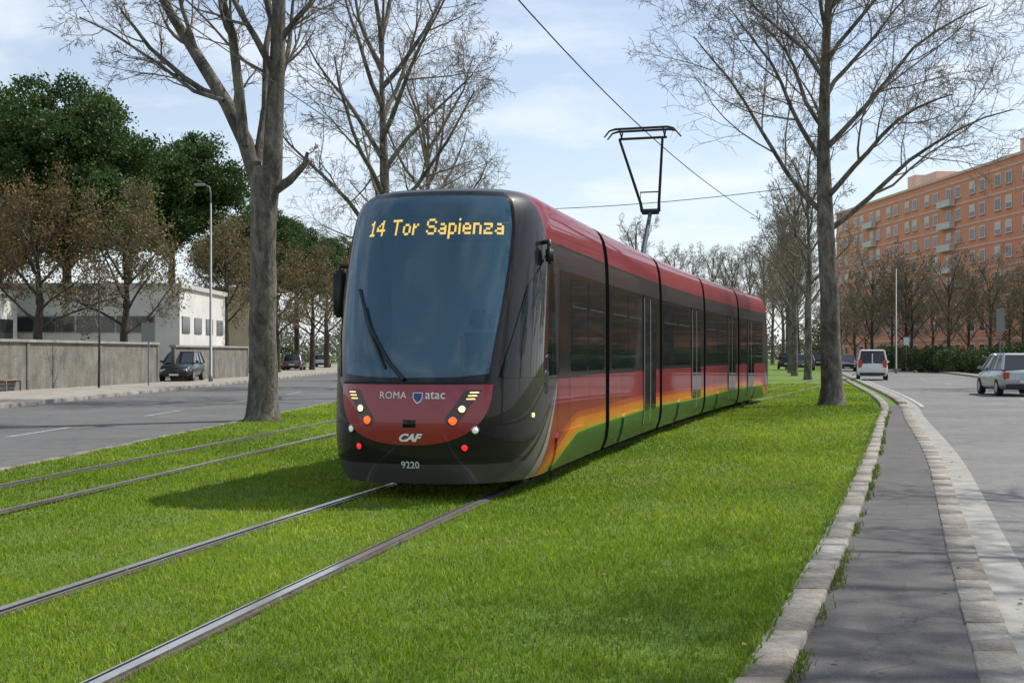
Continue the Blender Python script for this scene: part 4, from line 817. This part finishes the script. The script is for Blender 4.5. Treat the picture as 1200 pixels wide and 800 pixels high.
for a,c in ((7,10),(12.2,15.0),(18.5,22.5),(25,29)):
    b=Buf(); lbox(b,-.62,.62,a,c,3.46,3.62,.05); new_obj("roof_equipment",b.mesh("roof_equipment",[M_rg]),tram)
M_pan=simple("pantograph_metal",(.03,.03,.035),.45,.3); M_panb=simple("pantograph_lower_arm",(.05,.08,.11),.6,0)
py=16.2; WH=6.75
b=Buf(); lbox(b,-.45,.45,py-.5,py+.6,3.62,3.70,.02); 
for x in (-.4,.4):
    for y in (py-.4,py+.5): b.tube([lp(x,y,3.48),lp(x,y,3.64)],[.05,.05],8)
pg=new_obj("pantograph",b.mesh("pantograph",[M_pan]),tram)
b=Buf(); EY=py+.75; EZ=4.95
b.tube([lp(-.04,py-.2,3.7),lp(0,EY,EZ)],[.06,.045],8); new_obj("lower_arm",b.mesh("lower_arm",[M_panb]),pg)
b=Buf(); b.tube([lp(-.20,EY,EZ),lp(.20,EY,EZ)],[.07,.07],8); hy=py-.3
b.tube([lp(-.20,EY,EZ),lp(-.22,EY-.1,EZ+.2),lp(-.55,hy+.1,WH-.22)],[.04,.035,.03],8); b.tube([lp(.20,EY,EZ),lp(.22,EY-.1,EZ+.2),lp(.45,hy+.1,WH-.22)],[.04,.035,.03],8); b.tube([lp(-.55,hy+.1,WH-.22),lp(.55,hy+.1,WH-.22)],[.03,.03],8)
b.tube([lp(-.22,EY-.1,EZ+.2),lp(-.22,EY-.1,EZ+.45),lp(.22,EY-.1,EZ+.45),lp(.22,EY-.1,EZ+.2)],[.02]*4,6); new_obj("upper_arm",b.mesh("upper_arm",[M_pan]),pg)
b=Buf()
for dy in (-.12,.22): b.tube([lp(-.86,hy+dy,WH-.2),lp(-.74,hy+dy,WH-.06),lp(-.6,hy+dy,WH-.025),lp(.6,hy+dy,WH-.025),lp(.74,hy+dy,WH-.06),lp(.86,hy+dy,WH-.2)],[.018,.022,.028,.028,.022,.018],8)
for x in (-.5,.5): b.tube([lp(x,hy-.12,WH-.05),lp(x,hy+.1,WH-.2),lp(x,hy+.22,WH-.05)],[.018]*3,6)
new_obj("collector_head",b.mesh("collector_head",[M_pan]),pg)

# ---------------------------------------------------------------- wires
M_wire=simple("copper_wire",(.03,.028,.025),.6)
def wire(label,P,r=.011):
    b=Buf(); b.tube(P,r,5); o=new_obj("overhead_wire",b.mesh("overhead_wire",[M_wire])); o["label"]=label; o["category"]="wire"; o["group"]="overhead tram wires"
zw=np.arange(-5,110,2.0); wire("contact wire above the tram track",np.stack([XC(zw),zw,WH+.01+.0*zw],1),.012)
wire("contact wire above the empty track",np.stack([XL(zw),zw,6.6+.0*zw],1),.010)
t=np.linspace(0,1,30)[:,None]; a=np.array((-4.6,46,6.9)); c=np.array((9.8,39.5,6.95)); Pw=a*(1-t)+c*t; Pw[:,2]-= .35*4*(t*(1-t))[:,0]; wire("span wire stretched across the tracks",Pw,.012)
print("DONE")
